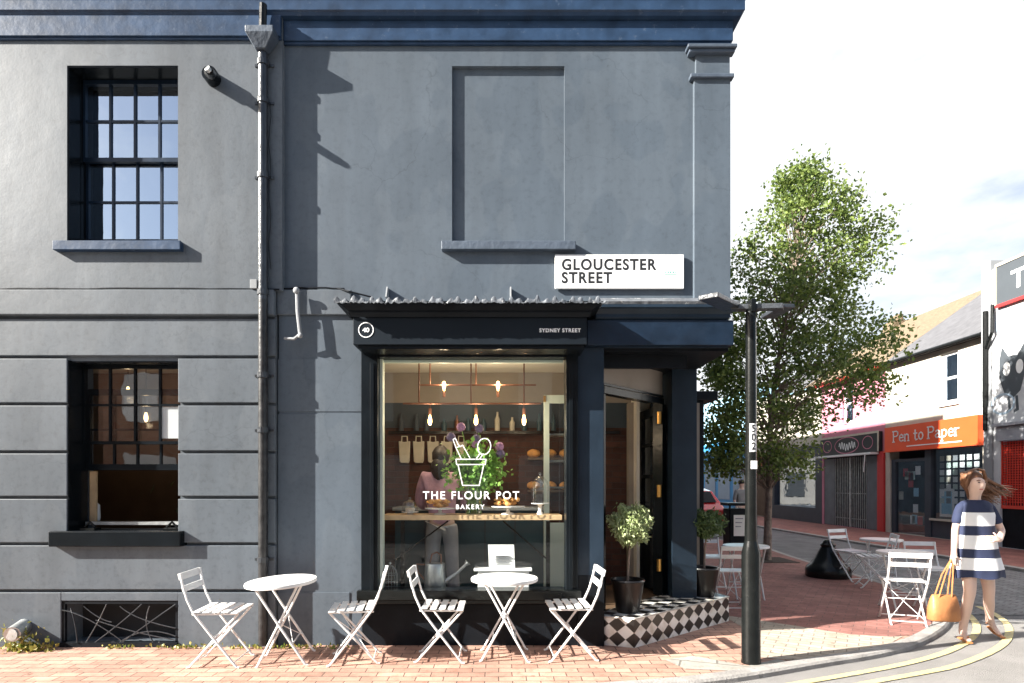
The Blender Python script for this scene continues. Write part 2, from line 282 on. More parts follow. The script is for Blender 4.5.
# ------------------------------------------------------------------ mesh builder
class MB:
    def __init__(s): s.v = []; s.f = []; s.uv = None; s.mi = []
    def add(s, vs, fs, mi=0):
        o = len(s.v); s.v += [tuple(p) for p in vs]; s.f += [tuple(i + o for i in f) for f in fs]; s.mi += [mi] * len(fs); return s
    def box(s, x0, x1, y0, y1, z0, z1, mi=0):
        if x0 > x1: x0, x1 = x1, x0
        if y0 > y1: y0, y1 = y1, y0
        if z0 > z1: z0, z1 = z1, z0
        return s.add([(x, y, z) for x in (x0, x1) for y in (y0, y1) for z in (z0, z1)],
              [(0, 1, 3, 2), (4, 6, 7, 5), (0, 4, 5, 1), (2, 3, 7, 6), (0, 2, 6, 4), (1, 5, 7, 3)], mi)
    def tube(s, pts, r, n=8, mi=0, squash=1.):
        pts = [Vector(p) for p in pts]; rs = r if isinstance(r, (list, tuple)) else [r] * len(pts)
        vs = []; up = None
        for i, p in enumerate(pts):
            t = (pts[min(i + 1, len(pts) - 1)] - pts[max(i - 1, 0)]).normalized()
            if up is None: up = Vector((0, 0, 1)) if abs(t.z) < .9 else Vector((0, 1, 0))
            a = t.cross(up).normalized(); bb = a.cross(t).normalized(); up = bb
            for k in range(n):
                an = 2 * math.pi * (k + .5) / n
                vs.append(p + a * math.cos(an) * rs[i] + bb * math.sin(an) * rs[i] * squash)
        fs = [(i * n + k, i * n + (k + 1) % n, (i + 1) * n + (k + 1) % n, (i + 1) * n + k) for i in range(len(pts) - 1) for k in range(n)]
        fs += [tuple(range(n))[::-1], tuple((len(pts) - 1) * n + k for k in range(n))]
        return s.add(vs, fs, mi)
    def lathe(s, prof, c, n=24, mi=0, sx=1., sy=1.):
        vs = [(c[0] + r * sx * math.cos(2 * math.pi * k / n), c[1] + r * sy * math.sin(2 * math.pi * k / n), c[2] + z) for r, z in prof for k in range(n)]
        fs = [(i * n + k, i * n + (k + 1) % n, (i + 1) * n + (k + 1) % n, (i + 1) * n + k) for i in range(len(prof) - 1) for k in range(n)]
        fs += [tuple(range(n))[::-1], tuple((len(prof) - 1) * n + k for k in range(n))]
        return s.add(vs, fs, mi)
    def prism(s, poly, z0, z1, f=lambda u, v, w: (u, v, w), mi=0):
        n = len(poly)
        vs = [f(u, v, z0) for u, v in poly] + [f(u, v, z1) for u, v in poly]
        fs = [tuple(range(n))[::-1], tuple(range(n, 2 * n))] + [(i, (i + 1) % n, n + (i + 1) % n, n + i) for i in range(n)]
        return s.add(vs, fs, mi)
    def ball(s, c, rx, ry=None, rz=None, n=10, m=7, mi=0, jit=0.):
        ry = ry or rx; rz = rz or rx
        vs = []; fs = []
        for i in range(1, m):
            th = math.pi * i / m
            for k in range(n):
                j = 1 + random.uniform(-jit, jit)
                vs.append((c[0] + rx * j * math.sin(th) * math.cos(2 * math.pi * k / n), c[1] + ry * j * math.sin(th) * math.sin(2 * math.pi * k / n), c[2] + rz * j * math.cos(th)))
        for i in range(m - 2):
            for k in range(n): fs.append((i * n + k, (i + 1) * n + k, (i + 1) * n + (k + 1) % n, i * n + (k + 1) % n))
        a = len(vs); vs += [(c[0], c[1], c[2] + rz), (c[0], c[1], c[2] - rz)]
        for k in range(n): fs += [(a, k, (k + 1) % n), (a + 1, (m - 2) * n + (k + 1) % n, (m - 2) * n + k)]
        return s.add(vs, fs, mi)
    def leaves(s, P, size, wf=.36, up=.3):
        P = np.asarray(P); n = len(P)
        d = np.random.normal(size=(n, 3)); d[:, 2] += up; d /= np.linalg.norm(d, axis=1)[:, None]
        e = np.random.normal(size=(n, 3)); e = np.cross(d, e); e /= np.linalg.norm(e, axis=1)[:, None]
        sz = (size * np.random.uniform(.6, 1.3, n))[:, None]
        w = sz * wf
        g = np.cross(d, e) * sz * .08
        A = P - d * sz * .5; B = P + e * w + g; Cc = P + d * sz * .5; D = P - e * w + g
        V = np.stack([A, B, Cc, D], 1).reshape(-1, 3)
        o = len(s.v); s.v += [tuple(p) for p in V.tolist()]
        s.f += [(o + 4 * i, o + 4 * i + 1, o + 4 * i + 2, o + 4 * i + 3) for i in range(n)]; s.mi += [0] * n
        return s
    def build(s, name, m, parent=None, smooth=False, bevel=0., local=False):
        me = bpy.data.meshes.new(name)
        off = (0, 0, 0) if (parent is None or local) else OFF.get(parent.name, (0, 0, 0))
        me.from_pydata([(a - off[0], b - off[1], c - off[2]) for a, b, c in s.v], [], s.f)
        ms = m if isinstance(m, (list, tuple)) else [m]
        for k in ms: me.materials.append(k)
        if len(ms) > 1:
            me.polygons.foreach_set('material_index', s.mi)
        if s.uv:
            ul = me.uv_layers.new(name='UVMap')
            for i, u in enumerate(s.uv): ul.data[i].uv = u
        bm = bmesh.new(); bm.from_mesh(me)
        if not s.uv and len(s.f) < 20000: bmesh.ops.recalc_face_normals(bm, faces=bm.faces)
        bm.to_mesh(me); bm.free()
        if smooth:
            me.polygons.foreach_set('use_smooth', [True] * len(me.polygons))
        o = bpy.data.objects.new(name, me); C.objects.link(o)
        if smooth and smooth != 'all':
            try: me.set_sharp_from_angle(angle=R(38))
            except Exception: pass
        if bevel:
            md = o.modifiers.new('Bevel', 'BEVEL'); md.width = bevel; md.segments = 2; md.limit_method = 'ANGLE'; md.angle_limit = R(40)
        if parent: o.parent = parent; OFF[o.name] = off
        return o
def tag(o, label=None, cat=None, group=None, kind=None):
    if label: o['label'] = label
    if cat: o['category'] = cat
    if group: o['group'] = group
    if kind: o['kind'] = kind
    return o
def thing(name, label, cat, loc=(0, 0, 0), rz=0, group=None):
    o = bpy.data.objects.new(name, None); C.objects.link(o); o.empty_display_size = .2
    o.location = loc; o.rotation_euler = (0, 0, rz); OFF[o.name] = tuple(loc)
    return tag(o, label, cat, group)
def struct(name, mb, m, **k): return tag(mb.build(name, m, **k), kind='structure')
def dup(root, loc, rz, label):
    r = root.copy(); C.objects.link(r); r.location = loc; r.rotation_euler = (0, 0, rz); r['label'] = label
    for ch in list(root.children):
        c = ch.copy(); C.objects.link(c); c.parent = r
        for g in list(ch.children):
            d = g.copy(); C.objects.link(d); d.parent = c
    return r
def text(name, s, size, m, loc, rot, parent, align='LEFT', bold=0., sx=1., spacing=1., depth=.001, thick_off=None):
    cu = bpy.data.curves.new(name, 'FONT'); cu.body = s; cu.size = size; cu.align_x = align; cu.extrude = depth; cu.offset = bold; cu.space_character = spacing; cu.resolution_u = 6
    o = bpy.data.objects.new(name + '_curve', cu); C.objects.link(o)
    bpy.context.view_layer.update()
    me = bpy.data.meshes.new_from_object(o.evaluated_get(bpy.context.evaluated_depsgraph_get()))
    C.objects.unlink(o); bpy.data.objects.remove(o)
    off = Vector(OFF.get(parent.name, (0, 0, 0)))
    mt = Matrix.Translation(Vector(loc) - off) @ Matrix(rot).to_4x4() @ Matrix.Diagonal((sx, 1, 1, 1))
    me.transform(mt)
    me.materials.clear(); me.materials.append(m)
    r = bpy.data.objects.new(name, me); C.objects.link(r); r.parent = parent; OFF[r.name] = tuple(off)
    return r
ROT_F = ((1, 0, 0), (0, 0, -1), (0, 1, 0))      # faces -Y : columns x->X, y->Z
ROT_S = ((0, 0, -1), (-1, 0, 0), (0, 1, 0))     # faces -X : x-> -Y, y->Z
def ribbon(mb, pts, w, y, closed=False, th=.0015):
    """flat strip along points (x,z) on the plane Y=y"""
    n = len(pts); P = [Vector((p[0], p[1])) for p in pts]
    for i in range(n if closed else n - 1):
        a, b = P[i], P[(i + 1) % n]; d = (b - a)
        if d.length < 1e-6: continue
        d.normalize(); nn = Vector((-d.y, d.x)) * w / 2; a2 = a - d * w * .25; b2 = b + d * w * .25
        mb.prism([a2 + nn, a2 - nn, b2 - nn, b2 + nn], y - th * (1 + .02 * i), y, lambda u, v, q: (u, q, v))
def wall_holes(mb, x0, x1, z0, z1, yf, yb, holes):
    xs = sorted({x0, x1} | {h[0] for h in holes} | {h[1] for h in holes}); zs = sorted({z0, z1} | {h[2] for h in holes} | {h[3] for h in holes})
    inh = lambda cx, cz: any(h[0] < cx < h[1] and h[2] < cz < h[3] for h in holes)
    vi = {}
    def V(x, y, z):
        k = (x, y, z)
        if k not in vi: vi[k] = len(mb.v); mb.v.append(k)
        return vi[k]
    def q(*ps): mb.f.append(tuple(V(*p) for p in ps)); mb.mi.append(0)
    nx, nz = len(xs) - 1, len(zs) - 1
    solid = [[0 <= i < nx and 0 <= j < nz and not inh((xs[i] + xs[i + 1]) / 2, (zs[j] + zs[j + 1]) / 2) for j in range(nz)] for i in range(nx)]
    S = lambda i, j: 0 <= i < nx and 0 <= j < nz and solid[i][j]
    for i in range(nx):
        for j in range(nz):
            if not solid[i][j]: continue
            a, b, c, d = xs[i], xs[i + 1], zs[j], zs[j + 1]
            q((a, yf, c), (b, yf, c), (b, yf, d), (a, yf, d)); q((a, yb, c), (a, yb, d), (b, yb, d), (b, yb, c))
            if not S(i - 1, j): q((a, yf, c), (a, yf, d), (a, yb, d), (a, yb, c))
            if not S(i + 1, j): q((b, yf, c), (b, yb, c), (b, yb, d), (b, yf, d))
            if not S(i, j - 1): q((a, yf, c), (a, yb, c), (b, yb, c), (b, yf, c))
            if not S(i, j + 1): q((a, yf, d), (b, yf, d), (b, yb, d), (a, yb, d))
    return mb
def skin(name, verts, edges, m, parent=None, sub=2, local=False, root=0):
    me = bpy.data.meshes.new(name)
    off = (0, 0, 0) if (parent is None or local) else OFF.get(parent.name, (0, 0, 0))
    me.from_pydata([tuple(v[i] - off[i] for i in range(3)) for v in verts], edges, [])
    o = bpy.data.objects.new(name + '_tmp', me); C.objects.link(o)
    o.modifiers.new('Skin', 'SKIN')
    for i, v in enumerate(verts):
        r = v[3]; me.skin_vertices[0].data[i].radius = (r, v[4] if len(v) > 4 else r)
        me.skin_vertices[0].data[i].use_root = (i == root)
    md = o.modifiers.new('Sub', 'SUBSURF'); md.levels = sub; md.render_levels = sub
    bpy.context.view_layer.update()
    ev = bpy.data.meshes.new_from_object(o.evaluated_get(bpy.context.evaluated_depsgraph_get()))
    bpy.data.objects.remove(o); ev.materials.clear(); ev.materials.append(m)
    ev.polygons.foreach_set('use_smooth', [True] * len(ev.polygons))
    r = bpy.data.objects.new(name, ev); C.objects.link(r)
    if parent: r.parent = parent; OFF[r.name] = off
    return r
# ================================================================== SETTING
g = MB(); g.add([(-400, -400, -.05), (400, -400, -.05), (400, 400, -.05), (-400, 400, -.05)], [(0, 1, 2, 3)])
struct('road', g, M['asphalt'])
g = MB(); g.add([(-40, -3, -.046), (40, -3, -.046), (40, 6.3, -.046), (7.6, 6.9, -.046), (5.6, 7.0, -.046), (-40, 5, -.046)], [(0, 1, 2, 3, 4, 5)])
struct('pale_road_surface', g, M['roadpale'])
kerbp = [(-30, 4.1), (-5, 4.25), (0, 4.42), (1.3, 4.62), (2.0, 4.86), (2.75, 5.2), (3.5, 5.5), (4.08, 5.85), (4.68, 6.35), (5.2, 6.9), (5.65, 7.6), (5.95, 8.6), (6.12, 10), (6.22, 12.4), (6.6, 15), (6.4, 16.6), (5.0, 17.6), (4.8, 40)]
def smooth2(p, k=2):
    for _ in range(k):
        q = [p[0]]
        for a, b in zip(p[:-1], p[1:]): q += [(a[0] * .75 + b[0] * .25, a[1] * .75 + b[1] * .25), (a[0] * .25 + b[0] * .75, a[1] * .25 + b[1] * .75)]
        p = q + [p[-1]]
    return p
kp = smooth2(kerbp)
def offset(p, d):
    o = []
    for i in range(len(p)):
        a = Vector(p[max(i - 1, 0)]); b = Vector(p[min(i + 1, len(p) - 1)]); t = (b - a).normalized(); o.append((p[i][0] + t.y * d, p[i][1] - t.x * d))
    return o
kin = offset(kp, -.13)
g = MB(); g.prism(kin + [(-30, 40)], -.11, 0); struct('pavement', g, M['brickpave'])
g = MB()
for i in range(len(kp) - 1):      # kerb with a rounded face, one continuous run
    pass
n = len(kp); rows = [offset(kp, d) for d in (-.13, -.02, 0.0, .012)]; hz = [.006, .006, -.012, -.11]
vs = []
for rw, h in zip(rows, hz): vs += [(a, b, h) for a, b in rw]
g.add(vs, [(r * n + i, r * n + i + 1, (r + 1) * n + i + 1, (r + 1) * n + i) for r in range(3) for i in range(n - 1)])
struct('kerb', g, M['kerb'])
def sheet(name, poly, z, m):
    g = MB(); g.add([(a, b, z) for a, b in poly], [tuple(range(len(poly)))]); return struct(name, g, m)
W = lambda px, py, h=0.: ((px - CX) * ((EYE - h) * F / (py - HY)) / F, (EYE - h) * F / (py - HY))
mb_poly = [W(728, 617), W(800, 627), W(852, 635), W(890, 637.5), W(913, 641), (4.0, 6.0)]
buffline = [(2.62, 7.1), (3.25, 6.52), (3.6, 6.17), (3.95, 6.08)]
redpoly = [(2.25, 7.12)] + buffline + [(4.2, 6.15)] + [p for p in kin if p[0] > 4.15 and p[1] > 5.9 and p[1] < 30] + [(2.25, 30)]
sheet('red_brick_pavement', redpoly, .004, M['redpave'])
buff = buffline + [(4.1, 6.1)] + [p for p in kin if 2.55 < p[0] < 4.0 and p[1] < 5.9][::-1] + [(2.3, 5.35), (2.25, 5.55), (2.62, 6.4)]
sheet('buff_tactile_paving', buff, .004, M['buff'])
slab = [(1.45, 5.28), (1.75, 5.40), (2.1, 5.1), (2.45, 5.3), (2.5, 5.24), (1.9, 4.97), (1.55, 5.02)]
sheet('concrete_patch', slab, .004, M['slab'])
setp = [p for p in offset(kp, .02) if p[1] > 7.2 and p[1] < 13] + [(6.3, 13), (9.3, 12.2), (9.45, 7.2)]
sheet('setts', setp, -.042, M['setts'])
def lineband(name, pts, w):
    pts = [(x * .963, y * .963) for x, y in pts]
    p = smooth2(pts); a = offset(p, -w / 2); b = offset(p, w / 2); n = len(p)
    g = MB(); g.add([(x, y, -.038) for x, y in a] + [(x, y, -.038) for x, y in b], [(i, i + 1, n + i + 1, n + i) for i in range(n - 1)])
    return struct(name, g, M['yellow'])
lineband('yellow_line', [(-8, 3.95), (0, 4.2), (1.1, 4.45), (2.56, 5.0), (4.0, 5.62), (4.95, 6.3), (5.55, 6.95), (6.0, 7.7), (6.2, 8.3)], .07)
lineband('yellow_line', [(-8, 3.72), (0, 3.97), (1.2, 4.22), (2.8, 4.88), (3.7, 5.25), (4.15, 5.44), (5.1, 6.08), (5.8, 6.8), (6.25, 7.5), (6.45, 8.1)], .07)
g = MB(); g.box(9.67, 12.6, -20, 60, -.11, 0); struct('far_pavement', g, M['farpave'])
g = MB(); g.box(9.5, 9.668, -20, 60, -.11, .006); struct('far_kerb', g, M['kerb'])

# ================================================================== BAKERY BUILDING
YW, YL = 5.78, 5.71
bld = thing('bakery_building', 'dark blue-grey stucco corner building with a glazed bakery shopfront and tiled doorway', 'building', (0, YW, 0))
XR = 2.2
zc = Z(40, 5.7)
# upper + lower wall right of the pipe (main wall)
wx0 = X(279, YW); wx1 = XR
win = (X(363, YW), X(577, YW), Z(603, YW), Z(330, YW))
w = MB()
up0 = 2.86
wall_holes(w, wx0, wx1, up0, 8.1, YW, YW + .3, [(X(452, YW), X(564.5, YW), Z(243, YW), Z(66, YW))])
w.build('wall', M['stucco'], bld)
w = MB()
wall_holes(w, wx0, X(604, YW), -.05, up0, YW, YW + .3, [(win[0], win[1], win[2], up0 - .001), (X(577, YW), X(604, YW), -.05, up0 - .001)])
w.build('wall', M['stucco'], bld)
w = MB(); w.box(X(452, YW), X(564.5, YW), YW + .04, YW + .25, Z(243, YW), Z(66, YW)); bwin = w.build('blocked_window', M['stucco'], bld)
w = MB(); w.box(X(442, YW), X(575, YW), YW - .07, YW + .039, Z(252, YW), Z(243.5, YW)); w.build('sill', M['ledge'], bwin, bevel=.006)
# left block: upper smooth, lower rusticated
lx0, lxu, lxl = -12., X(282, YL), X(275, YL)
uw = (X(67, YL), X(178, YL), Z(243, YL), Z(65.5, YL)); lw = (X(67, YL), X(178, YL), Z(531, YL), Z(360, YL))
zs = Z(318, YL)
grill = (X(61, YL), X(178, YL), Z(655, YL), Z(601, YL))
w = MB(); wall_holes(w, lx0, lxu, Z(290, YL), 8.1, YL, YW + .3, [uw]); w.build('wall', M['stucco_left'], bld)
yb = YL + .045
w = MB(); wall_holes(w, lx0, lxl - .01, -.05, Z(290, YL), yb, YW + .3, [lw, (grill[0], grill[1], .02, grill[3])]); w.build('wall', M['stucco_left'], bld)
gy = [317.5, 357, 404, 452, 497.5, 544, 591, 660]
w = MB(); gp = 1.5
for i in range(len(gy) - 1):
    za, zb = Z(gy[i] + gp, YL), Z(gy[i + 1] - gp, YL)
    if i == 6: za, zb = Z(gy[i] + gp, YL), -.05
    segs = [(lx0, lxl)]
    if za > lw[2] and zb < lw[3] and i < 6: segs = [(lx0, lw[0]), (lw[1], lxl)]
    if i == 6: segs = [(lx0, grill[0]), (grill[1], lxl)]
    for a, b in segs:
        if i == 5:    # window bottom falls in this course
            pass
        w.box(a, b, YL, yb - .001, zb, za)
# course strips above/below openings
w.box(grill[0] - .001, grill[1] + .001, YL + .002, yb - .001, grill[3], Z(gy[6] + gp, YL))
w.build('rusticated_courses', M['stucco_left'], bld, bevel=.006)
w = MB(); w.box(lx0, lxl, YL - .035, yb - .001, Z(315.5, YL), Z(290.5, YL)); w.box(lxl + .002, X(352, YW), YW - .03, YW - .001, Z(315.5, YW), Z(290.5, YW))
w.build('string_course', M['stucco_left'], bld, bevel=.008)
w = MB(); w.box(lxl + .003, X(362, YW), YW - .006, YW - .001, -.05, Z(414, YW)); w.box(lxl + .003, X(362, YW), YW - .006, YW - .001, Z(411.5, YW), Z(359, YW)); w.build('wall_panel', M['stucco'], bld)
w = MB(); w.box(lxl + .003, X(350, YW), YW - .014, YW - .007, -.05, Z(592, YW)); w.build('plinth', M['stucco'], bld, bevel=.004)
# rest of the shell
w = MB()
w.box(XR - .3, XR, YW + .301, 13.2, up0, 8.1); w.box(XR - .3, XR, 7.2, 13.2, -.05, up0 - .001)
w.box(-12, XR - .301, 12.9, 13.2, -.05, 8.1); w.box(-12, -11.7, YW + .301, 12.89, -.05, 8.1)
w.build('side_wall', M['stucco'], bld)
w = MB(); w.box(-11.6, XR - .31, YW + .31, 12.8, 7.8, 8.0); w.build('roof', M['lead'], bld)
w = MB(); w.box(-11.6, XR - .31, YW + .302, 12.8, 2.96, 3.15); w.build('ceiling', M['ceiling'], bld)
# cornice
def cornice(mb, prof, x0, x1, y, xe):
    """profile (projection, z) extruded along X with a mitred return at the right end"""
    n = len(prof)
    vs = [(x0, y - p, z) for p, z in prof] + [(xe + p, y - p, z) for p, z in prof] + [(xe + p, 13, z) for p, z in prof]
    fs = [(i, i + 1, n + i + 1, n + i) for i in range(n - 1)] + [(n + i, n + i + 1, 2 * n + i + 1, 2 * n + i) for i in range(n - 1)]
    mb.add(vs, fs)
cz = lambda py, y: Z(py, y)
c = MB()
c.box(lxu + .001, XR + .03, YW - .045, YW - .001, 5.79, 5.985); c.box(lxu + .001, XR + .02, YW - .03, YW - .001, 5.765, 5.789)
c.box(XR + .001, XR + .03, YW, 13, 5.79, 5.985)
c.box(-12, lxu, YL - .035, YL - .001, 5.79, 5.985); c.box(-12, lxu, YL - .02, YL - .001, 5.765, 5.789)
c.build('frieze', M['navy'], bld, bevel=.006)
c = MB()
cornice(c, [(.02, 5.986), (.09, 5.992), (.10, 6.02), (.115, 6.03), (.115, 6.17), (.15, 6.18), (.16, 6.24), (.0, 6.28)], -12, XR, YW, XR)
c.build('cornice', M['navy'], bld)
# corner pilaster
pil = MB(); pil.box(X(694, YW - .04), XR + .004, YW - .045, YW - .001, 3.22, 5.45); pil.box(X(696, YW - .04), XR + .002, YW - .035, YW - .001, 5.452, 5.68)
pl = pil.build('pilaster', M['stucco'], bld, bevel=.004)
pc = MB(); pc.box(X(691, 5.7), XR + .03, YW - .075, YW - .001, 5.42, 5.46); pc.box(X(688, 5.68), XR + .05, YW - .1, YW - .001, 5.69, 5.725); pc.box(X(690, 5.68), XR + .035, YW - .08, YW - .001, 5.655, 5.689)
pc.build('capital', M['ledge'], pl, bevel=.008)
# sash windows
def bars(mb, x0, x1, z0, z1, y, cols, rows, t, d, fr, ry=0):
    mb.box(x0, x1, y, y + d, z0, z0 + fr); mb.box(x0, x1, y, y + d, z1 - fr, z1)
    mb.box(x0, x0 + fr, y, y + d, z0 + fr, z1 - fr); mb.box(x1 - fr, x1, y, y + d, z0 + fr, z1 - fr)
    for i in range(1, cols):
        x = x0 + fr + (x1 - x0 - 2 * fr) * i / cols; mb.box(x - t / 2, x + t / 2, y + .004, y + d - .004, z0 + fr, z1 - fr)
    for j in range(1, rows):
        z = z0 + fr + (z1 - z0 - 2 * fr) * j / rows; mb.box(x0 + fr, x1 - fr, y + .006, y + d - .006, z - t / 2, z + t / 2)
yr = YL + .17
wn = MB(); wn.box(uw[0], uw[0] + .012, YL + .01, YL + .17, uw[2], uw[3])  # black strip paints the shade on the left reveal
x0w, x1w = X(76, yr), X(186, yr)
wn.box(uw[0] + .001, uw[1] - .001, YL + .008, yr - .001, uw[3] - .014, uw[3] - .002)  # added black lining: shade under the window head, put into the colour
wn.box(uw[0] + .013, x0w + .05, yr, yr + .1, uw[2], uw[3]); wn.box(x0w + .051, uw[1] + .1, yr, yr + .1, Z(78, yr), uw[3] - .001)
wf = wn.build('sash_window', M['black'], bld)
s1 = MB(); bars(s1, x0w + .03, x1w, Z(160, yr), Z(78, yr), yr + .03, 4, 2, .022, .035, .04); s1.build('upper_sash', M['navyd'], wf)
s1 = MB(); bars(s1, x0w + .03, x1w, Z(243, yr), Z(157, yr + .05), yr + .07, 4, 2, .022, .035, .045); s1.box(x0w + .075, x1w - .04, yr + .075, yr + .1, Z(243, yr) + .045, Z(236, yr)); s1.build('lower_sash', M['navyd'], wf)
gl = MB(); gl.add([(x0w, yr + .05, Z(160, yr)), (x1w, yr + .05, Z(160, yr)), (x1w, yr + .05, Z(78, yr)), (x0w, yr + .05, Z(78, yr))], [(0, 1, 2, 3)])
gl.add([(x0w, yr + .087, Z(243, yr)), (x1w, yr + .087, Z(243, yr)), (x1w, yr + .087, Z(158, yr)), (x0w, yr + .087, Z(158, yr))], [(0, 1, 2, 3)])
gl.build('glass', M['skyglass'], wf)
s1 = MB(); s1.box(X(57, YL), X(183.5, YL), YL - .06, yr + .03, Z(252, YL), uw[2] + .002); s1.build('sill', M['navy'], wf, bevel=.006)
# lower window
wn = MB(); wn.box(lw[0], lw[0] + .012, YL + .01, YL + .17, lw[2], lw[3])  # left reveal again: its shade is painted as a black strip
wn.box(lw[0] + .001, lw[1] - .001, YL + .05, yr - .001, lw[3] - .014, lw[3] - .002)  # black lining stands in for the shade on this stucco head
wn.box(lw[0] + .013, x0w + .04, yr, yr + .1, lw[2], lw[3]); wn.box(x0w + .041, lw[1] + .1, yr, yr + .1, Z(365, yr), lw[3] - .001)
wf2 = wn.build('sash_window', M['black'], bld)
s1 = MB(); bars(s1, x0w + .03, x1w, Z(444, yr), Z(365, yr), yr + .03, 4, 2, .02, .035, .03); s1.build('upper_sash', M['black'], wf2)
s1 = MB(); bars(s1, x0w + .03, x1w, Z(470, yr), Z(388, yr), yr + .07, 4, 2, .02, .035, .06); s1.build('lower_sash', M['black'], wf2)
gl = MB(); gl.add([(x0w, yr + .05, Z(444, yr)), (x1w, yr + .05, Z(444, yr)), (x1w, yr + .05, Z(365, yr)), (x0w, yr + .05, Z(365, yr))], [(0, 1, 2, 3)])
gl.add([(x0w, yr + .087, Z(469, yr)), (x1w, yr + .087, Z(469, yr)), (x1w, yr + .087, Z(388, yr)), (x0w, yr + .087, Z(388, yr))], [(0, 1, 2, 3)])
gl.build('glass', M['sashglass'], wf2)
s1 = MB(); s1.box(X(82, yr), X(88, yr), yr + .11, yr + .14, Z(522, yr), Z(471, yr)); s1.build('frame_lining', M['wood'], wf2)
s1 = MB(); s1.box(X(84, yr), x1w, yr + .02, yr + .12, Z(525, yr), Z(522, yr)); s1.build('bottom_rail', M['zinc'], wf2)
s1 = MB(); s1.box(X(54, YL), X(184.5, YL), YL - .075, yr + .05, Z(546, YL), lw[2] + .002); s1.build('sill', M['black'], wf2, bevel=.008)
pp = MB(); pp.box(X(158.5, yr), X(182, yr), yr + .054, yr + .058, Z(438, yr), Z(406, yr)); tag(pp.build('paper_notice', M['paper']), 'blank white paper sheet taped inside the lower left sash window', 'notice')
# rooms behind left windows
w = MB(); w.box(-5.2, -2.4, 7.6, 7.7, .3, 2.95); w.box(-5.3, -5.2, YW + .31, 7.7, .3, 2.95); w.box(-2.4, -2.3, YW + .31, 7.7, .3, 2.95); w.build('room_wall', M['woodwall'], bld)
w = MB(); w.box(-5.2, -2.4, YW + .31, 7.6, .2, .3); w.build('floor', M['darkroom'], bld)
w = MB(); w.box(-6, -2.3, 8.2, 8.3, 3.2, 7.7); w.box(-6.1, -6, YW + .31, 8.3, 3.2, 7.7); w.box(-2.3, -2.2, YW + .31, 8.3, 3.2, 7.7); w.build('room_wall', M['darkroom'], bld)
cab = MB(); cab.box(-3.9, -2.45, 7.1, 7.55, .31, 1.1)
tag(cab.build('kitchen_cupboard', M['blackmatt'], bevel=.01), 'low black cupboard in the room behind the open lower window', 'cupboard')
pt = thing('potted_fern', 'dark leafy plant standing on the black cupboard behind the lower window', 'plant', (-3.45, 7.3, 1.1))
q = MB(); q.lathe([(.06, 0), (.09, .14), (.085, .14), (.0, .12)], (-3.45, 7.3, 1.1)); q.build('pot', M['clay'], pt, True)
q = MB(); q.leaves(np.random.normal(size=(260, 3)) * [.22, .12, .14] + [-3.45, 7.3, 1.5], .12); q.build('foliage', M['olivedark'], pt)
jar = MB(); jar.lathe([(.0, 0), (.05, .0), (.055, .03), (.05, .16), (.03, .18)], (X(91, 6.05), 6.1, Z(521, 6.05))); 
tag(jar.build('white_jar', M['china'], None, True), 'white jar just inside the open lower window', 'jar')
for sx_ in (90, 172):
    q = MB(); q.box(X(sx_ - 7, 5.8), X(sx_ + 7, 5.8), 5.76, 5.86, Z(532, 5.8), Z(528, 5.8)); q.tube([(X(sx_ - 5, 5.8), 5.8, Z(527, 5.8)), (X(sx_, 5.8), 5.8, Z(522, 5.8)), (X(sx_ + 5, 5.8), 5.8, Z(527, 5.8))], .012)
    tag(q.build('window_clamp', M['steelblack']), 'small black clamp at the %s end of the lower window sill' % ('left' if sx_ < 100 else 'right'), 'clamp')
def bulb_mesh(c, down=True):
    s_ = -1 if down else 1
    return [(.010, 0), (.012, s_ * .02), (.02, s_ * .045), (.022, s_ * .075), (.014, s_ * .105), (0.003, s_ * .112)]
def pendant_light(name_lab, x, y, ztop, zb, w_=2.2):
    t = thing('pendant_lamp', name_lab, 'lamp', (x, y, zb))
    q = MB(); q.tube([(x, y, ztop), (x, y, zb + .1)], .004, 6); q.build('cord', M['steelblack'], t)
    q = MB(); q.tube([(x, y, zb + .12), (x, y, zb + .06)], .018, 10); q.build('socket', M['copper'], t)
    q = MB(); q.lathe(bulb_mesh(0)[::-1], (x, y, zb + .07), 12); q.build('bulb', M['bulb'], t, True)
    l = bpy.data.lights.new('pendant_light', 'POINT'); l.energy = w_; l.color = (1, .72, .42); l.shadow_soft_size = .04
    o = bpy.data.objects.new('light', l); C.objects.link(o); o.location = (0, -.0, -.08); o.parent = t
    return t
pendant_light('bare bulb pendant seen high in the lower left window, nearer the middle bar', X(128, 7.0), 7.0, 2.96, Z(392, 7.0), .35)
pendant_light('bare bulb pendant hanging lower, beside the white paper notice in the left window', X(146, 6.6), 6.6, 2.96, Z(418, 6.6), .35)
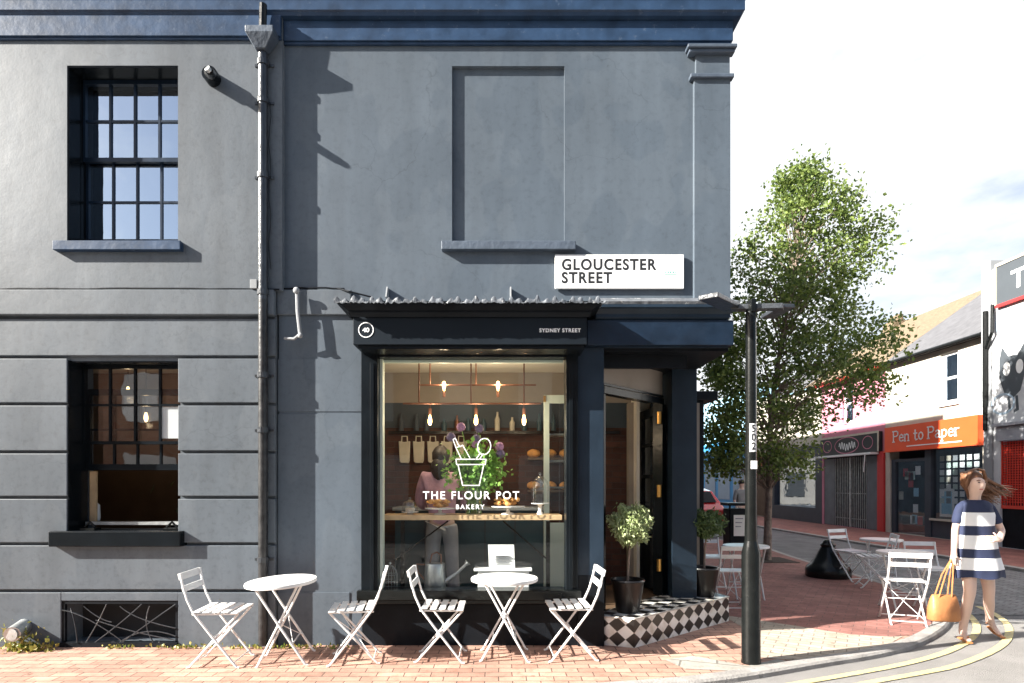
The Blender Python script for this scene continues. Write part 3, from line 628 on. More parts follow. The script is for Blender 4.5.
# ------------------------------------------------ basement grille
gr = thing('basement_grille', 'black wrought iron grille of curved bars over the basement window at pavement level', 'grille', (X(120, YL), YL, 0))
q = MB(); q.box(grill[0], grill[1], YL + .012, YL + .04, grill[3] - .03, grill[3]); q.box(grill[0], grill[1], YL - .02, YL + .05, .0, .045)
q.box(grill[0], grill[0] + .03, YL + .01, YL + .04, .046, grill[3] - .031); q.box(grill[1] - .03, grill[1], YL + .01, YL + .04, .046, grill[3] - .031)
q.build('frame', M['blackmatt'], gr)
def bez(a, b, c, n=10): return [tuple((1 - t) ** 2 * a[i] + 2 * t * (1 - t) * b[i] + t * t * c[i] for i in range(2)) for t in [k / n for k in range(n + 1)]]
GX = lambda px: X(px, YL); GZ = lambda py: Z(py, YL) if py < 649 else .05
curves = [((71, 608), (77, 625), (78, 649)), ((62, 610), (85, 612), (132, 648)), ((107, 604), (98, 625), (82, 649)), ((142, 604), (120, 625), (86, 649)),
          ((84, 606), (100, 620), (112, 622)), ((176, 604), (150, 622), (113, 649)), ((120, 606), (135, 620), (176, 628)), ((176, 636), (140, 622), (112, 649)), ((96, 620), (130, 632), (176, 640)), ((150, 606), (140, 630), (160, 649))]
for cu in curves:
    q = MB(); q.tube([(GX(a), YL - .005, GZ(b)) for a, b in bez(*cu)], .0055, 6); q.build('bar', M['pipe'], gr)
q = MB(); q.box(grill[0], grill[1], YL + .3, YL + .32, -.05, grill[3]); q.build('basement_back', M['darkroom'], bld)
# ------------------------------------------------ downpipe
dp = thing('downpipe', 'tall black cast iron downpipe with a box hopper running down the facade', 'downpipe', (X(263, 5.65), 5.65, 0))
py_ = 5.665; pxm = X(263, py_)
q = MB(); q.tube([(pxm, py_, Z(52, py_)), (pxm, py_, Z(300, py_))], .043, 14); q.build('pipe', M['pipe'], dp, True)
q = MB(); q.tube([(pxm, py_, Z(300, py_)), (pxm, py_, .03)], .043, 14); q.build('pipe', M['rustpipe'], dp, True)
hp = MB(); hx0, hx1 = X(247, 5.6), X(275, 5.6)
za, zb, zd = 5.80, 5.72, 5.62
hp.add([(hx0, 5.55, za), (hx1, 5.55, za), (hx1, 5.70, za), (hx0, 5.70, za), (hx0, 5.55, zb + .02), (hx1, 5.55, zb + .02), (hx1, 5.70, zb + .02), (hx0, 5.70, zb + .02),
        (pxm - .05, 5.60, zd - .0), (pxm + .05, 5.60, zd), (pxm + .05, 5.69, zd), (pxm - .05, 5.69, zd)],
       [(0, 1, 5, 4), (1, 2, 6, 5), (2, 3, 7, 6), (3, 0, 4, 7), (4, 5, 9, 8), (5, 6, 10, 9), (6, 7, 11, 10), (7, 4, 8, 11), (8, 9, 10, 11), (0, 3, 2, 1)])
hp.build('hopper', M['ledge'], dp, bevel=.006)
q = MB(); q.tube([(pxm + .01, 5.63, 5.80), (pxm + .02, 5.62, 6.04)], .035, 10); q.build('outlet', M['steelblack'], dp)
for zz in (Z(62, 5.65), Z(100, 5.65), Z(175, 5.65), Z(292, 5.65), Z(375, 5.65), Z(430, 5.65), Z(560, 5.65)):
    q = MB(); q.tube([(pxm, py_, zz - .025), (pxm, py_, zz + .025)], .053, 14); q.box(pxm - .09, pxm + .09, py_ + .03, YL - .001, zz - .012, zz + .012); q.build('bracket', M['pipe'], dp)
# old iron bracket beside the pipe
q = MB(); q.tube([(X(297, 5.7), 5.70, Z(291, 5.7)), (X(298, 5.7), 5.69, Z(312, 5.7)), (X(300, 5.7), 5.69, Z(330, 5.7)), (X(301, 5.7), 5.69, Z(336, 5.7))], .018, 8)
q.tube([(X(301, 5.7), 5.69, Z(334, 5.7)), (X(294, 5.7), 5.70, Z(339, 5.7)), (X(284, 5.7), 5.71, Z(338, 5.7))], .014, 8)
q.ball((X(297, 5.7), 5.68, Z(291, 5.7)), .032, .02, .032); q.ball((X(301, 5.7), 5.68, Z(336, 5.7)), .026, .02, .026)
tag(q.build('wall_bracket', M['greypier'], None, True), 'curved old iron bracket fixed to the wall right of the downpipe', 'bracket')
def wob(x0, x1, y, z, n=26, a=.006): return [(x0 + (x1 - x0) * i / n, y, z + random.uniform(-a, a)) for i in range(n + 1)]
q = MB(); q.tube(wob(-12, lxu - .02, YL - .018, Z(289.5, YL), 60), .009, 6); q.tube(wob(lxu, X(345, YW), YW - .018, Z(289, YW), 10), .009, 6)
q.tube([(X(338, YW), YW - .02, Z(289, YW)), (X(350, YW), YW - .05, Z(293, YW)), (X(372, YW), YW - .03, Z(298, YW))], .008, 6)
tag(q.build('wall_cable', M['blackmatt']), 'thin dark cable clipped along the top of the string course', 'cable')
q = MB(); q.tube([(X(257, YL), YL - .01, Z(284, YL))] + [(X(254 - 6 * math.sin(t), YL), YL - .012, Z(290 + t * 7, YL)) for t in (0, .8, 1.6, 2.4, 3.1)], .004, 5)
q.tube([(pxm + .055 + .012 * math.sin(k * 1.7), py_ + .02, Z(100 + k * 14, 5.65)) for k in range(13)], .004, 5)
tag(q.build('loose_wire', M['ink']), 'thin loose wire trailing beside the downpipe', 'wire')
q = MB(); q.box(X(252, YL), X(259, YL), YL - .05, YL - .001, Z(290, YL), Z(281, YL)); tag(q.build('junction_box', M['greypier'], bevel=.004), 'small grey junction box on the wall left of the downpipe', 'junction box')
# security light
sl = thing('security_camera', 'small black security camera on a round wall mount near the upper window', 'camera', (X(214, YL), YL, Z(80, YL)))
q = MB(); q.tube([(X(214, YL), YL - .001, Z(80, YL)), (X(214, YL), YL - .1, Z(80, YL))], .07, 16); q.build('mount', M['black'], sl, True)
q = MB(); q.tube([(X(215, YL), YL - .09, Z(80, YL)), (X(211, 5.5), 5.5, Z(74, 5.5)), (X(208, 5.4), 5.42, Z(69, 5.4))], [.055, .04, .035], 12); q.build('body', M['steelblack'], sl, True)
q = MB(); q.tube([(X(208, 5.4), 5.425, Z(69, 5.4)), (X(207, 5.4), 5.40, Z(68, 5.4))], .028, 12); q.build('lens', M['zinc'], sl, True)
# ------------------------------------------------ shopfront
sf = thing('shopfront', 'black timber shopfront with one large plate window and a pale wooden display shelf behind', 'shopfront', (X(470, YW), YW, 0))
fx0, fx1 = win[0], win[1]; zb_, zt_ = Z(590, 5.74), Z(352, 5.74)
q = MB()
q.box(fx0, X(378, 5.72), 5.70, 5.90, Z(603, YW) + .001, 2.86); q.box(X(566, 5.72), fx1, 5.70, 5.90, Z(603, YW) + .001, 2.86)
q.box(X(378, 5.72) + .001, X(566, 5.72) - .001, 5.72, 5.88, Z(357, 5.72), 2.859); q.box(X(378, 5.72) + .001, X(566, 5.72) - .001, 5.71, 5.89, Z(603, YW) + .002, Z(590, 5.72))
q.box(X(370, 5.69), X(374, 5.69), 5.685, 5.699, Z(590, 5.72), 2.7); q.box(X(569, 5.69), X(573, 5.69), 5.685, 5.699, Z(590, 5.72), 2.7)
fr = q.build('window_frame', M['black'], sf, bevel=.004)
q = MB(); q.box(X(378, 5.72) + .002, X(381, 5.72), 5.80, 5.90, Z(590, 5.72), Z(357, 5.72) - .002); q.box(X(381, 5.72), X(565, 5.72), 5.86, 5.9, Z(357, 5.72) - .025, Z(357, 5.72) - .002)
q.build('inner_bead', M['palegreen'], fr)
q = MB(); q.add([(X(377, 5.84), 5.84, Z(592, 5.84)), (X(567, 5.84), 5.84, Z(592, 5.84)), (X(567, 5.84), 5.84, Z(354, 5.84)), (X(377, 5.84), 5.84, Z(354, 5.84))], [(0, 1, 2, 3)])
gls = q.build('glass', M['shopglass'], sf)
q = MB(); q.box(X(357, 5.64), X(581, 5.64), 5.62, 5.70, Z(600, 5.64), Z(590.5, 5.64)); q.box(X(357, 5.64), X(581, 5.64), 5.64, 5.78, Z(604, 5.64), Z(600, 5.64) - .002); q.build('sill', M['steelblack'], sf, bevel=.005)
q = MB(); q.box(fx0 + .0, fx1, 5.76, 5.95, -.05, Z(604, YW)); q.build('stall_riser', M['blackmatt'], sf, bevel=.003)
q = MB(); q.box(fx1 + .002, X(604, 5.74), 5.74, 6.0, -.05, 2.86); col_ = q.build('column', M['bluecol'], sf, bevel=.005)
q = MB(); q.box(fx1 + .001, X(604, 5.74) + .002, 5.735, 6.01, -.04, Z(575, 5.74)); q.build('column_base', M['blackmatt'], col_, bevel=.004)
q = MB(); q.box(X(672, 6.7), X(697, 6.7), 6.7, 7.19, .0, 2.86); q.build('column', M['bluecol'], sf, bevel=.005)
# side bay beyond the column
q = MB(); q.box(2.21, 2.45, 7.2, 9.6, .28, 2.55); q.box(2.21, 2.60, 7.15, 9.7, 2.551, 2.66); q.build('side_bay', M['blackmatt'], sf, bevel=.01)
q = MB(); q.box(2.452, 2.47, 7.3, 7.4, .4, 2.5); q.box(2.33, 2.39, 7.185, 7.199, .4, 2.52); q.build('side_bay_trim', M['beige'], sf)
# fascia right part wraps the corner
q = MB()
q.box(X(587, 5.68), XR + .004, 5.66, 5.779, 2.861, Z(320, 5.66)); q.box(XR - .1, XR + .004, 5.78, 9.7, 2.861, Z(320, 5.66))
q.build('corner_fascia', M['navyd'], sf, bevel=.004)
q = MB(); 
def mould(mb, x0, xe, y, prof, yend=9.8):
    n = len(prof)
    vs = [(x0, y - p, z) for p, z in prof] + [(xe + p, y - p, z) for p, z in prof] + [(xe + p, yend, z) for p, z in prof]
    mb.add(vs, [(i, i + 1, n + i + 1, n + i) for i in range(n - 1)] + [(n + i, n + i + 1, 2 * n + i + 1, 2 * n + i) for i in range(n - 1)])
mould(q, X(596, 5.66), XR - .16, 5.779, [(.1, 3.10), (.13, 3.12), (.13, 3.15), (.17, 3.19), (.19, 3.20), (.19, 3.225)])
q.build('fascia_moulding', M['bluecol'], sf)
q = MB(); mould(q, X(596, 5.66), XR - .16, 5.779, [(.19, 3.226), (.2, 3.25), (.1, 3.31), (.0, 3.33)]); q.build('lead_flashing', M['lead'], sf)
q = MB(); q.box(1.0, XR, 5.78, 7.2, 2.83, 2.859); q.box(1.0, 1.85, 5.95, 6.0, 2.7, 2.829); q.build('doorway_soffit', M['blackmatt'], sf)
# canopy box over the window
ax0, ax1 = X(353, 5.42), X(587, 5.42)
q = MB(); q.add([(ax0, 5.42, Z(344.5, 5.42)), (ax1, 5.42, Z(344.5, 5.42)), (ax1, 5.42, Z(317, 5.42)), (ax0, 5.42, Z(317, 5.42)),
                 (ax0, 5.77, Z(344.5, 5.42)), (ax1, 5.77, Z(344.5, 5.42)), (ax1, 5.77, Z(317, 5.42)), (ax0, 5.77, Z(317, 5.42))],
                [(0, 1, 2, 3), (4, 7, 6, 5), (0, 3, 7, 4), (1, 5, 6, 2), (0, 4, 5, 1), (3, 2, 6, 7)])
ab = q.build('sign_board', M['fascia'], sf, bevel=.004)
q = MB(); q.box(ax0 + .04, ax1 - .02, 5.45, 5.77, Z(349, 5.45), Z(344.5, 5.42) - .002); q.build('awning_slot', M['black'], ab)
def ring(cx, cz, r, n=32): return [(cx + r * math.cos(2 * math.pi * k / n), cz + r * math.sin(2 * math.pi * k / n)) for k in range(n)]
q = MB(); ribbon(q, ring(X(366, 5.42), Z(330, 5.42), .066), .007, 5.418, True); q.build('number_ring', M['decal'], ab)
text('number', '40', .055, M['decal'], (X(366, 5.42), 5.417, Z(330, 5.42) - .019), ROT_F, ab, 'CENTER', .0015, 1.1)
text('lettering', 'SYDNEY STREET', .047, M['decal'], (X(560, 5.42), 5.417, Z(332.2, 5.42)), ROT_F, ab, 'CENTER', .001, 1.0, 1.12)
q = MB()
prof = [(.38, Z(317, 5.4)), (.40, Z(313, 5.4) - .0), (.40, Z(311, 5.4)), (.45, Z(308, 5.4)), (.50, Z(304.5, 5.35)), (.50, Z(303.5, 5.35))]
n = len(prof); xl = lambda p: ax0 - (p - .36) * .85
vs = [(xl(p), YW - p, z) for p, z in prof] + [(ax1 + (p - .36) * .85, YW - p, z) for p, z in prof] + [(xl(p), YW, z) for p, z in prof] + [(ax1 + (p - .36) * .85, YW, z) for p, z in prof]
q.add(vs, [(i, i + 1, n + i + 1, n + i) for i in range(n - 1)] + [(2 * n + i, 2 * n + i + 1, i + 1, i) for i in range(n - 1)] + [(n + i, n + i + 1, 3 * n + i + 1, 3 * n + i) for i in range(n - 1)])
q.build('canopy_moulding', M['blackmatt'], sf)
# rumpled lead canopy top
q = MB(); nx_, ny_ = 150, 6; la, lb = xl(.50) - .01, ax1 + .14
def leadz(i, j):
    t = j / ny_; base = Z(303.0, 5.33) + .012 + t * .035
    return base + (.018 * math.sin(i * 1.3) + .014 * math.sin(i * .57 + 1) + random.uniform(-.012, .012)) * (1 if j < 4 else .3)
vs = [(la + (lb - la) * i / nx_, 5.26 + .52 * j / ny_, leadz(i, j)) for j in range(ny_ + 1) for i in range(nx_ + 1)]
vs += [(la + (lb - la) * i / nx_, 5.262 + random.uniform(-.004, .004), Z(304, 5.3) + random.uniform(-.008, .008)) for i in range(nx_ + 1)]
fs = [(j * (nx_ + 1) + i, j * (nx_ + 1) + i + 1, (j + 1) * (nx_ + 1) + i + 1, (j + 1) * (nx_ + 1) + i) for j in range(ny_) for i in range(nx_)]
o_ = (ny_ + 1) * (nx_ + 1); fs += [(o_ + i, o_ + i + 1, i + 1, i) for i in range(nx_)]
q.add(vs, fs); q.build('lead_canopy', M['lead'], sf, 'all')
for px_ in (386, 510):
    q = MB(); q.add([(X(px_, 5.7), 5.66, Z(298, 5.7)), (X(px_, 5.7), 5.779, Z(298, 5.7)), (X(px_, 5.7), 5.779, Z(286, 5.7)), (X(px_, 5.7) + .012, 5.66, Z(298, 5.7)), (X(px_, 5.7) + .012, 5.779, Z(298, 5.7)), (X(px_, 5.7) + .012, 5.779, Z(286, 5.7)), (X(px_, 5.7), 5.72, Z(286, 5.7)), (X(px_, 5.7) + .012, 5.72, Z(286, 5.7))],
                    [(0, 1, 2, 6), (3, 7, 5, 4), (0, 6, 7, 3), (6, 2, 5, 7), (0, 3, 4, 1), (1, 4, 5, 2)]); q.build('canopy_stay', M['greypier'], sf)
# window decal
dc = MB(); D = 5.836; dx = lambda p: X(p, D); dz = lambda p: Z(p, D); L_ = .0085
K = lambda a, b: (dx(395 + a * 130 / 846), dz(415 + b * 105 / 683))
ribbon(dc, [K(397, 288), K(592, 288), K(588, 322), K(401, 322)], L_, D, True)
ribbon(dc, [K(410, 322), K(440, 458), K(548, 458), K(578, 322)], L_, D)
ribbon(dc, [K(432, 285), K(398, 216), K(378, 160), K(392, 150), K(410, 190), K(424, 206), K(440, 196), K(488, 280)], L_ * .9, D)
ribbon(dc, [K(398, 212), K(424, 204)], L_ * .8, D)
wh = [K(580 + 44 * math.cos(t) * .95 + 10 * math.sin(t), 205 - 52 * math.sin(t) + 8 * math.cos(t)) for t in [2 * math.pi * k / 24 for k in range(24)]]
ribbon(dc, wh, L_, D, True); ribbon(dc, [K(556, 248), K(524, 290)], L_, D); ribbon(dc, [K(574, 252), K(548, 290)], L_, D)
d_ = dc.build('window_decal', M['decal'], gls)
text('shop_name', 'THE FLOUR POT', .108, M['decal'], (dx(471), D - .001, dz(499)), ROT_F, gls, 'CENTER', .0012, .98, 1.24)
text('shop_name', 'BAKERY', .062, M['decal'], (dx(470), D - .001, dz(509)), ROT_F, gls, 'CENTER', .0008, 1.0, 1.36)
# ------------------------------------------------ shop interior
w = MB(); w.box(-1.5, 1.66, 7.6, 7.7, .28, Z(428, 7.6)); w.build('back_wall', M['intbrick'], bld)
w = MB(); w.box(-1.5, 1.66, 7.59, 7.7, Z(428, 7.6) + .001, Z(403, 7.6)); w.build('wall_band', M['darkblue'], bld)
w = MB(); w.box(-1.5, 1.66, 7.595, 7.7, Z(403, 7.6) + .001, 2.958); w.box(-1.6, -1.5, YW + .301, 7.7, .28, 2.958); w.build('plaster_wall', M['beige'], bld)
w = MB(); w.box(1.66, 1.70, 7.3, 7.7, .28, 2.958); w.box(1.701, 1.89, 7.55, 7.7, .28, 2.958); w.build('passage_wall', M['ceiling'], bld)
w = MB(); w.box(1.60, 1.66, 7.45, 7.58, .28, Z(403, 7.5)); w.build('passage_jamb', M['beige'], bld)
w = MB(); w.prism([(-1.6, 5.96), (.98, 5.96), (1.86, 6.95), (1.86, 7.7), (-1.6, 7.7)], .2, .27); w.build('shop_floor', M['woodwall'], bld)
sh = thing('display_shelf', 'pale oak display shelf on black braces inside the shop window', 'shelf', (X(470, 6.0), 6.0, .28))
q = MB(); q.box(X(381, 5.97), X(562, 5.97), 5.95, 6.3, Z(520, 5.97), Z(515, 5.97)); q.build('board', M['wood'], sh, bevel=.003)
for a, b in ((448, 395), (503, 548)):
    q = MB(); q.tube([(X(a, 6.2), 6.2, Z(521, 6.2)), (X(b, 6.2), 6.2, Z(560, 6.2))], .008, 6); q.build('brace', M['steelblack'], sh)
for a in (401, 546):
    q = MB(); q.box(X(a, 6.25), X(a, 6.25) + .04, 6.22, 6.26, .28, Z(520, 6.25) - .01); q.build('leg', M['steelblack'], sh)
SZ = Z(515, 5.97)
ct = thing('shop_counter', 'dark teal panelled counter behind the oak display shelf', 'counter', (-.3, 7.1, .28))
q = MB(); q.box(X(395, 7.0), X(545, 7.0), 7.0, 7.4, .281, 1.24); q.build('carcass', M['teal'], ct, bevel=.004)
q = MB()
for i in range(1, 5): xx = X(395 + 30 * i, 7.0); q.box(xx - .008, xx + .008, 6.985, 6.999, .35, 1.15)
q.build('panel_bead', M['darkblue'], ct)
q = MB(); q.box(X(393, 7.0), X(548, 7.0), 6.96, 7.42, 1.241, 1.28); q.build('worktop', M['zinc'], ct, bevel=.004)
cb = thing('glazed_cabinet', 'pale green glazed cabinet at the right side of the shop window', 'cabinet', (X(556, 6.7), 6.7, .28))
q = MB(); x0_, x1_ = X(544, 6.7), X(575, 6.7); q.box(x0_, x0_ + .06, 6.7, 6.76, .28, Z(395, 6.7)); q.box(x1_ - .06, x1_, 6.7, 6.76, .28, Z(395, 6.7)); q.box(x0_ + .06, x1_ - .06, 6.7, 6.76, Z(403, 6.7), Z(395, 6.7)); q.box(x0_ + .06, x1_ - .06, 6.7, 6.76, .28, Z(523, 6.7))
q.build('frame', M['palegreen'], cb, bevel=.003)
q = MB(); q.box(x0_ + .06, x1_ - .06, 6.73, 6.734, Z(523, 6.7), Z(403, 6.7)); q.build('pane', M['clearglass'], cb)
for zz in (1.5, 1.8, 2.1):
    q = MB(); q.box(x0_ + .06, x1_, 6.78, 7.0, zz, zz + .02); q.build('shelf', M['zinc'], cb)
q = MB(); q.box(x0_ - .008, x0_ + .02, 6.68, 6.699, Z(402, 6.7), Z(396, 6.7)); q.build('hinge', M['brass'], cb)
# copper light frame
lf = thing('copper_light_frame', 'rectangular copper tube light frame with bare bulbs hung from the shop ceiling', 'light fitting', (X(470, 6.6), 6.6, 2.958))
YA = 6.4; YB = 6.8
q = MB(); q.tube([(X(403, YA), YA, Z(403.5, YA)), (X(541, YA), YA, Z(403.5, YA))], .010, 8); q.tube([(X(419, YB), YB, Z(385, YB)), (X(536, YB), YB, Z(385, YB))], .010, 8); q.build('rail', M['copper'], lf, True)
for a, yy, pz in ((419, YA, 403), (471, YA, 403), (524, YA, 403), (430, YB, 385), (476, YB, 385)):
    q = MB(); q.tube([(X(a, yy), yy, 2.958), (X(a, yy), yy, Z(pz, yy))], .008, 8); q.lathe([(.035, -.015), (.035, 0)], (X(a, yy), yy, 2.957), 12); q.build('rod', M['copper'], lf)
bl = [(430, 415, YA, 1), (476, 415, YA, 1), (524, 415, YA, 1), (444, 391, YB, 0), (498, 391, YB, 0)]
for a, b, yy, dn in bl:
    zz = Z(b, yy); s_ = 1 if dn else -1
    q = MB(); q.tube([(X(a, yy), yy, zz + s_ * .07), (X(a, yy), yy, zz - s_ * .0)], .017, 10)
    if dn: q.tube([(X(a, yy), yy, Z(403, yy)), (X(a, yy), yy, zz + .06)], .006, 6)
    q.build('socket', M['copper'], lf)
    q = MB(); pr = bulb_mesh(0, dn); q.lathe(pr if not dn else pr[::-1], (X(a, yy), yy, zz), 12); q.build('bulb', M['bulb'], lf, True)
    l = bpy.data.lights.new('bulb_light', 'POINT'); l.energy = 2.5; l.color = (1, .78, .52); l.shadow_soft_size = .05
    o = bpy.data.objects.new('light', l); C.objects.link(o); o.parent = lf; o.location = (X(a, yy) - X(470, 6.6), yy - 6.6 - .06, zz - 2.958 - s_ * .07)
# hanging canvas bags
ordn = ['first', 'second', 'third', 'fourth', 'fifth']
for i in range(5):
    a = 398.5 + i * 14.2; yb_ = 7.5
    t = thing('canvas_bag', '%s canvas tote bag from the left hanging on the shop back wall' % ordn[i], 'bag', (X(a + 6, yb_), yb_, Z(462, yb_)), 0, 'canvas bags hanging on the shop wall')
    q = MB(); u0, u1 = X(a, yb_), X(a + 11.5, yb_); z1, z0 = Z(441, yb_), Z(463, yb_)
    pts = [(u0, z1), (u0 + .012, z0 + .02), (u0 + .03, z0), (u1 - .02, z0), (u1 - .008, z0 + .03), (u1, z1), ((u0 + u1) / 2, z1 - .012)]
    q.prism(pts, yb_, yb_ + .05, lambda u, v, w_: (u, w_, v)); q.build('body', M['canvas'], t, bevel=.01)
    q = MB(); q.tube([(u0 + .035, yb_ + .02, z1 - .01), (u0 + .04, yb_ + .02, z1 + .06), (u1 - .04, yb_ + .02, z1 + .06), (u1 - .035, yb_ + .02, z1 - .01)], .009, 6); q.build('handle', M['canvas'], t)
# wall rail and shelf clutter on the back wall
q = MB(); q.box(-1.4, 1.5, 7.52, 7.59, Z(434, 7.55), Z(431, 7.55)); tag(q.build('wall_rail', M['steelblack']), 'long dark rail high on the brick wall inside the shop', 'rail')
# bottles and jars along the back-wall rail and a shelf of boxes, dim in the shop
for k in range(15):
    bx_ = -1.25 + k * .175 + random.uniform(-.03, .03); hh = random.uniform(.14, .26)
    q = MB(); q.lathe([(0, 0), (.032, 0), (.034, hh * .6), (.014, hh * .8), (.013, hh), (0, hh)], (bx_, 7.545, Z(431, 7.55) + .001), 12)
    tag(q.build('bottle', M[random.choice(['teal', 'copper', 'canvas', 'zinc', 'darkblue'])], None, True), 'small bottle in the row along the dark rail on the shop back wall', 'bottle', 'bottles on the back wall rail')
bs = thing('wall_shelf', 'dark shelf of loaves fixed to the brick wall right of the flowers', 'shelf', (.75, 7.5, 1.62))
for zz in (1.45, 1.85):
    q = MB(); q.box(.35, 1.0, 7.38, 7.59, zz, zz + .025); q.build('board', M['woodwall'], bs)
for k in range(6):
    lx = .42 + (k % 3) * .2; lz = 1.475 + (k // 3) * .4
    q = MB(); q.ball((lx, 7.48, lz + .055), .085, .07, .055, 14, 8, jit=.04); tag(q.build('loaf', M['pastry'], None, 'all'), ['left', 'middle', 'right'][k % 3] + ' loaf on the ' + ['lower', 'upper'][k // 3] + ' board of the shop wall shelf', 'loaf')
# cake stands, cloches
def stand(px, ztop_py, wpx, lab):
    yy = 6.1; x = X(px, yy); zt = Z(ztop_py, yy) ; t = thing('cake_stand', lab, 'cake stand', (x, yy, SZ))
    r = wpx * yy / F / 2; q = MB(); h = zt - SZ
    q.lathe([(.0, 0), (r * .42, 0), (r * .36, .012), (.02, h * .3), (.018, h * .75), (r * .5, h - .012), (r, h - .008), (r, h), (0, h - .001)], (x, yy, SZ), 28); q.build('plate', M['china'], t, True)
    return t, x, yy, zt, r
def croissants(t, x, yy, zt, r, n_, kind):
    for k in range(n_):
        a = k * 2.4; rr = r * .62 * ((k % 5) / 5 + .2); z_ = zt + .03 + (.035 if k >= n_ // 2 else 0)
        cx_, cy_ = x + math.cos(a) * rr, yy + math.sin(a) * rr * .8
        o = thing('croissant' if kind else 'bun', '', '', (cx_, cy_, z_ - .02))
        an = random.uniform(0, 6)
        q = MB(); q.tube([(cx_ + math.cos(an + u * 1.1) * .045 - math.cos(an) * .03, cy_ + math.sin(an + u * 1.1) * .045 - math.sin(an) * .03, z_ - .004 * abs(u)) for u in (-1.1, -.7, -.3, 0, .3, .7, 1.1)], [.006, .016, .024, .027, .024, .016, .006], 8)
        bpy.data.objects.remove(o)
        ob = q.build('pastry', M['pastry'], None, True)
        tag(ob, 'golden baked pastry piled on the %s white cake stand' % ('right' if kind else 'left'), 'pastry', 'pastries on the %s cake stand' % ('right' if kind else 'left'))
s_ = stand(440, 508, 30, 'left white cake stand piled with golden pastries on the oak shelf'); croissants(*s_, 9, 0)
s_ = stand(508, 506, 34, 'taller right white cake stand piled with croissants on the oak shelf'); croissants(*s_, 10, 1)
t, x, yy, zt, r = stand(410, 511.5, 17, 'small domed cake stand with iced cakes at the left end of the shelf')
q = MB(); q.lathe([(.0, 0.0), (.045, .0), (.05, .03), (.0, .035)], (x, yy, zt + .001), 16); q.build('cake', M['icing'], t, True)
q = MB(); q.lathe([(.08, .0), (.08, .05), (.065, .09), (.02, .115), (.01, .12), (.014, .14), (.0, .148)], (x, yy, zt + .003), 24); q.build('glass_dome', M['clearglass'], t, True)
t, x, yy, zt, r = stand(540, 503, 18, 'glass stand under a tall clear dome at the right end of the shelf')
q = MB(); q.lathe([(.085, .0), (.087, .16), (.075, .22), (.04, .26), (.012, .275), (.018, .30), (0, .31)], (x, yy, zt + .003), 24); q.build('glass_dome', M['clearglass'], t, True)
# vase of flowers
vx, vy = X(474, 6.15), 6.15
vs_ = thing('flower_vase', 'tall glass vase of green stems and purple alliums in the middle of the shelf', 'vase', (vx, vy, SZ))
q = MB(); q.lathe([(.0, .002), (.09, .002), (.095, .33), (.088, .33), (.084, .012), (0, .012)], (vx, vy, SZ), 28); q.build('glass', M['clearglass'], vs_, True)
q = MB()
for k in range(46):
    a = random.uniform(0, 6.28); r0 = random.uniform(0, .07); r1 = random.uniform(.02, .2)
    q.tube([(vx + r0 * math.cos(a + 2), vy + r0 * math.sin(a + 2), SZ + .02), (vx + r0 * .5 * math.cos(a), vy + r0 * .5 * math.sin(a), SZ + .3), (vx + r1 * math.cos(a), vy + r1 * .6 * math.sin(a), SZ + random.uniform(.42, .58))], .005, 5)
q.build('stems', M['stem'], vs_)
q = MB(); P = np.random.normal(size=(2300, 3)) * [.11, .08, .10] + [vx + .02, vy, SZ + .46]; q.leaves(P, .055); 
P = np.random.normal(size=(500, 3)) * [.035, .035, .1] + [vx, vy, SZ + .16]; q.leaves(np.clip(P, [vx - .07, vy - .07, SZ + .02], [vx + .07, vy + .07, SZ + .4]), .05); q.build('foliage', M['stem'], vs_)
for a, b, dk in ((461, 427, 0), (479, 428.5, 1), (451, 437, 1), (476.5, 439, 1), (476, 444, 0), (499.5, 446.5, 0), (500.5, 454, 1)):
    bx, bz = X(a, vy), Z(b, vy)
    q = MB(); q.tube([(vx, vy, SZ + .3), ((vx + bx) / 2 + .01, vy, (SZ + .3 + bz) / 2), (bx, vy, bz)], .005, 6); st_ = q.build('flower_stem', M['stem'], vs_)
    q = MB(); q.ball((bx, vy, bz), .045, n=16, m=12, jit=.1); q.build('bloom', M['bloomdark' if dk else 'bloom'], vs_)
# bottom of window: watering can, wire cloche, menu box, inner table
WZ = Z(590, 5.9) 
q = MB(); q.box(X(380, 5.95), X(564, 5.95), 5.9, 6.1, .281, WZ - .0); q.build('window_board', M['darkblue'], bld)
wcx, wcy = X(437, 6.0), 6.0
wc = thing('watering_can', 'galvanised watering can with a long spout standing at the foot of the shop window', 'watering can', (wcx, wcy, WZ))
q = MB(); q.lathe([(.0, 0), (.105, 0), (.11, .01), (.1, .24), (.095, .25), (.09, .245), (0, .24)], (wcx - .02, wcy, WZ), 26); q.build('body', M['zinc'], wc, True)
q = MB(); q.tube([(wcx + .06, wcy, WZ + .05), (wcx + .2, wcy, WZ + .15), (wcx + .29, wcy, WZ + .24)], [.028, .018, .014], 10); q.tube([(wcx + .28, wcy, WZ + .23), (wcx + .31, wcy, WZ + .26)], [.014, .035], 12); q.build('spout', M['zinc'], wc, True)
q = MB(); q.tube([(wcx - .1, wcy, WZ + .06), (wcx - .19, wcy, WZ + .16), (wcx - .2, wcy, WZ + .24), (wcx - .1, wcy, WZ + .235)], .01, 8); q.tube([(wcx - .07, wcy, WZ + .25), (wcx - .05, wcy, WZ + .34), (wcx, wcy, WZ + .36), (wcx + .04, wcy, WZ + .33), (wcx + .04, wcy, WZ + .25)], .009, 8); q.build('handle', M['copper'], wc, True)
dx_, dy_ = X(390, 6.0), 6.0
dm = thing('wire_cloche', 'grey wire dome cloche standing left of the watering can', 'cloche', (dx_, dy_, WZ))
q = MB()
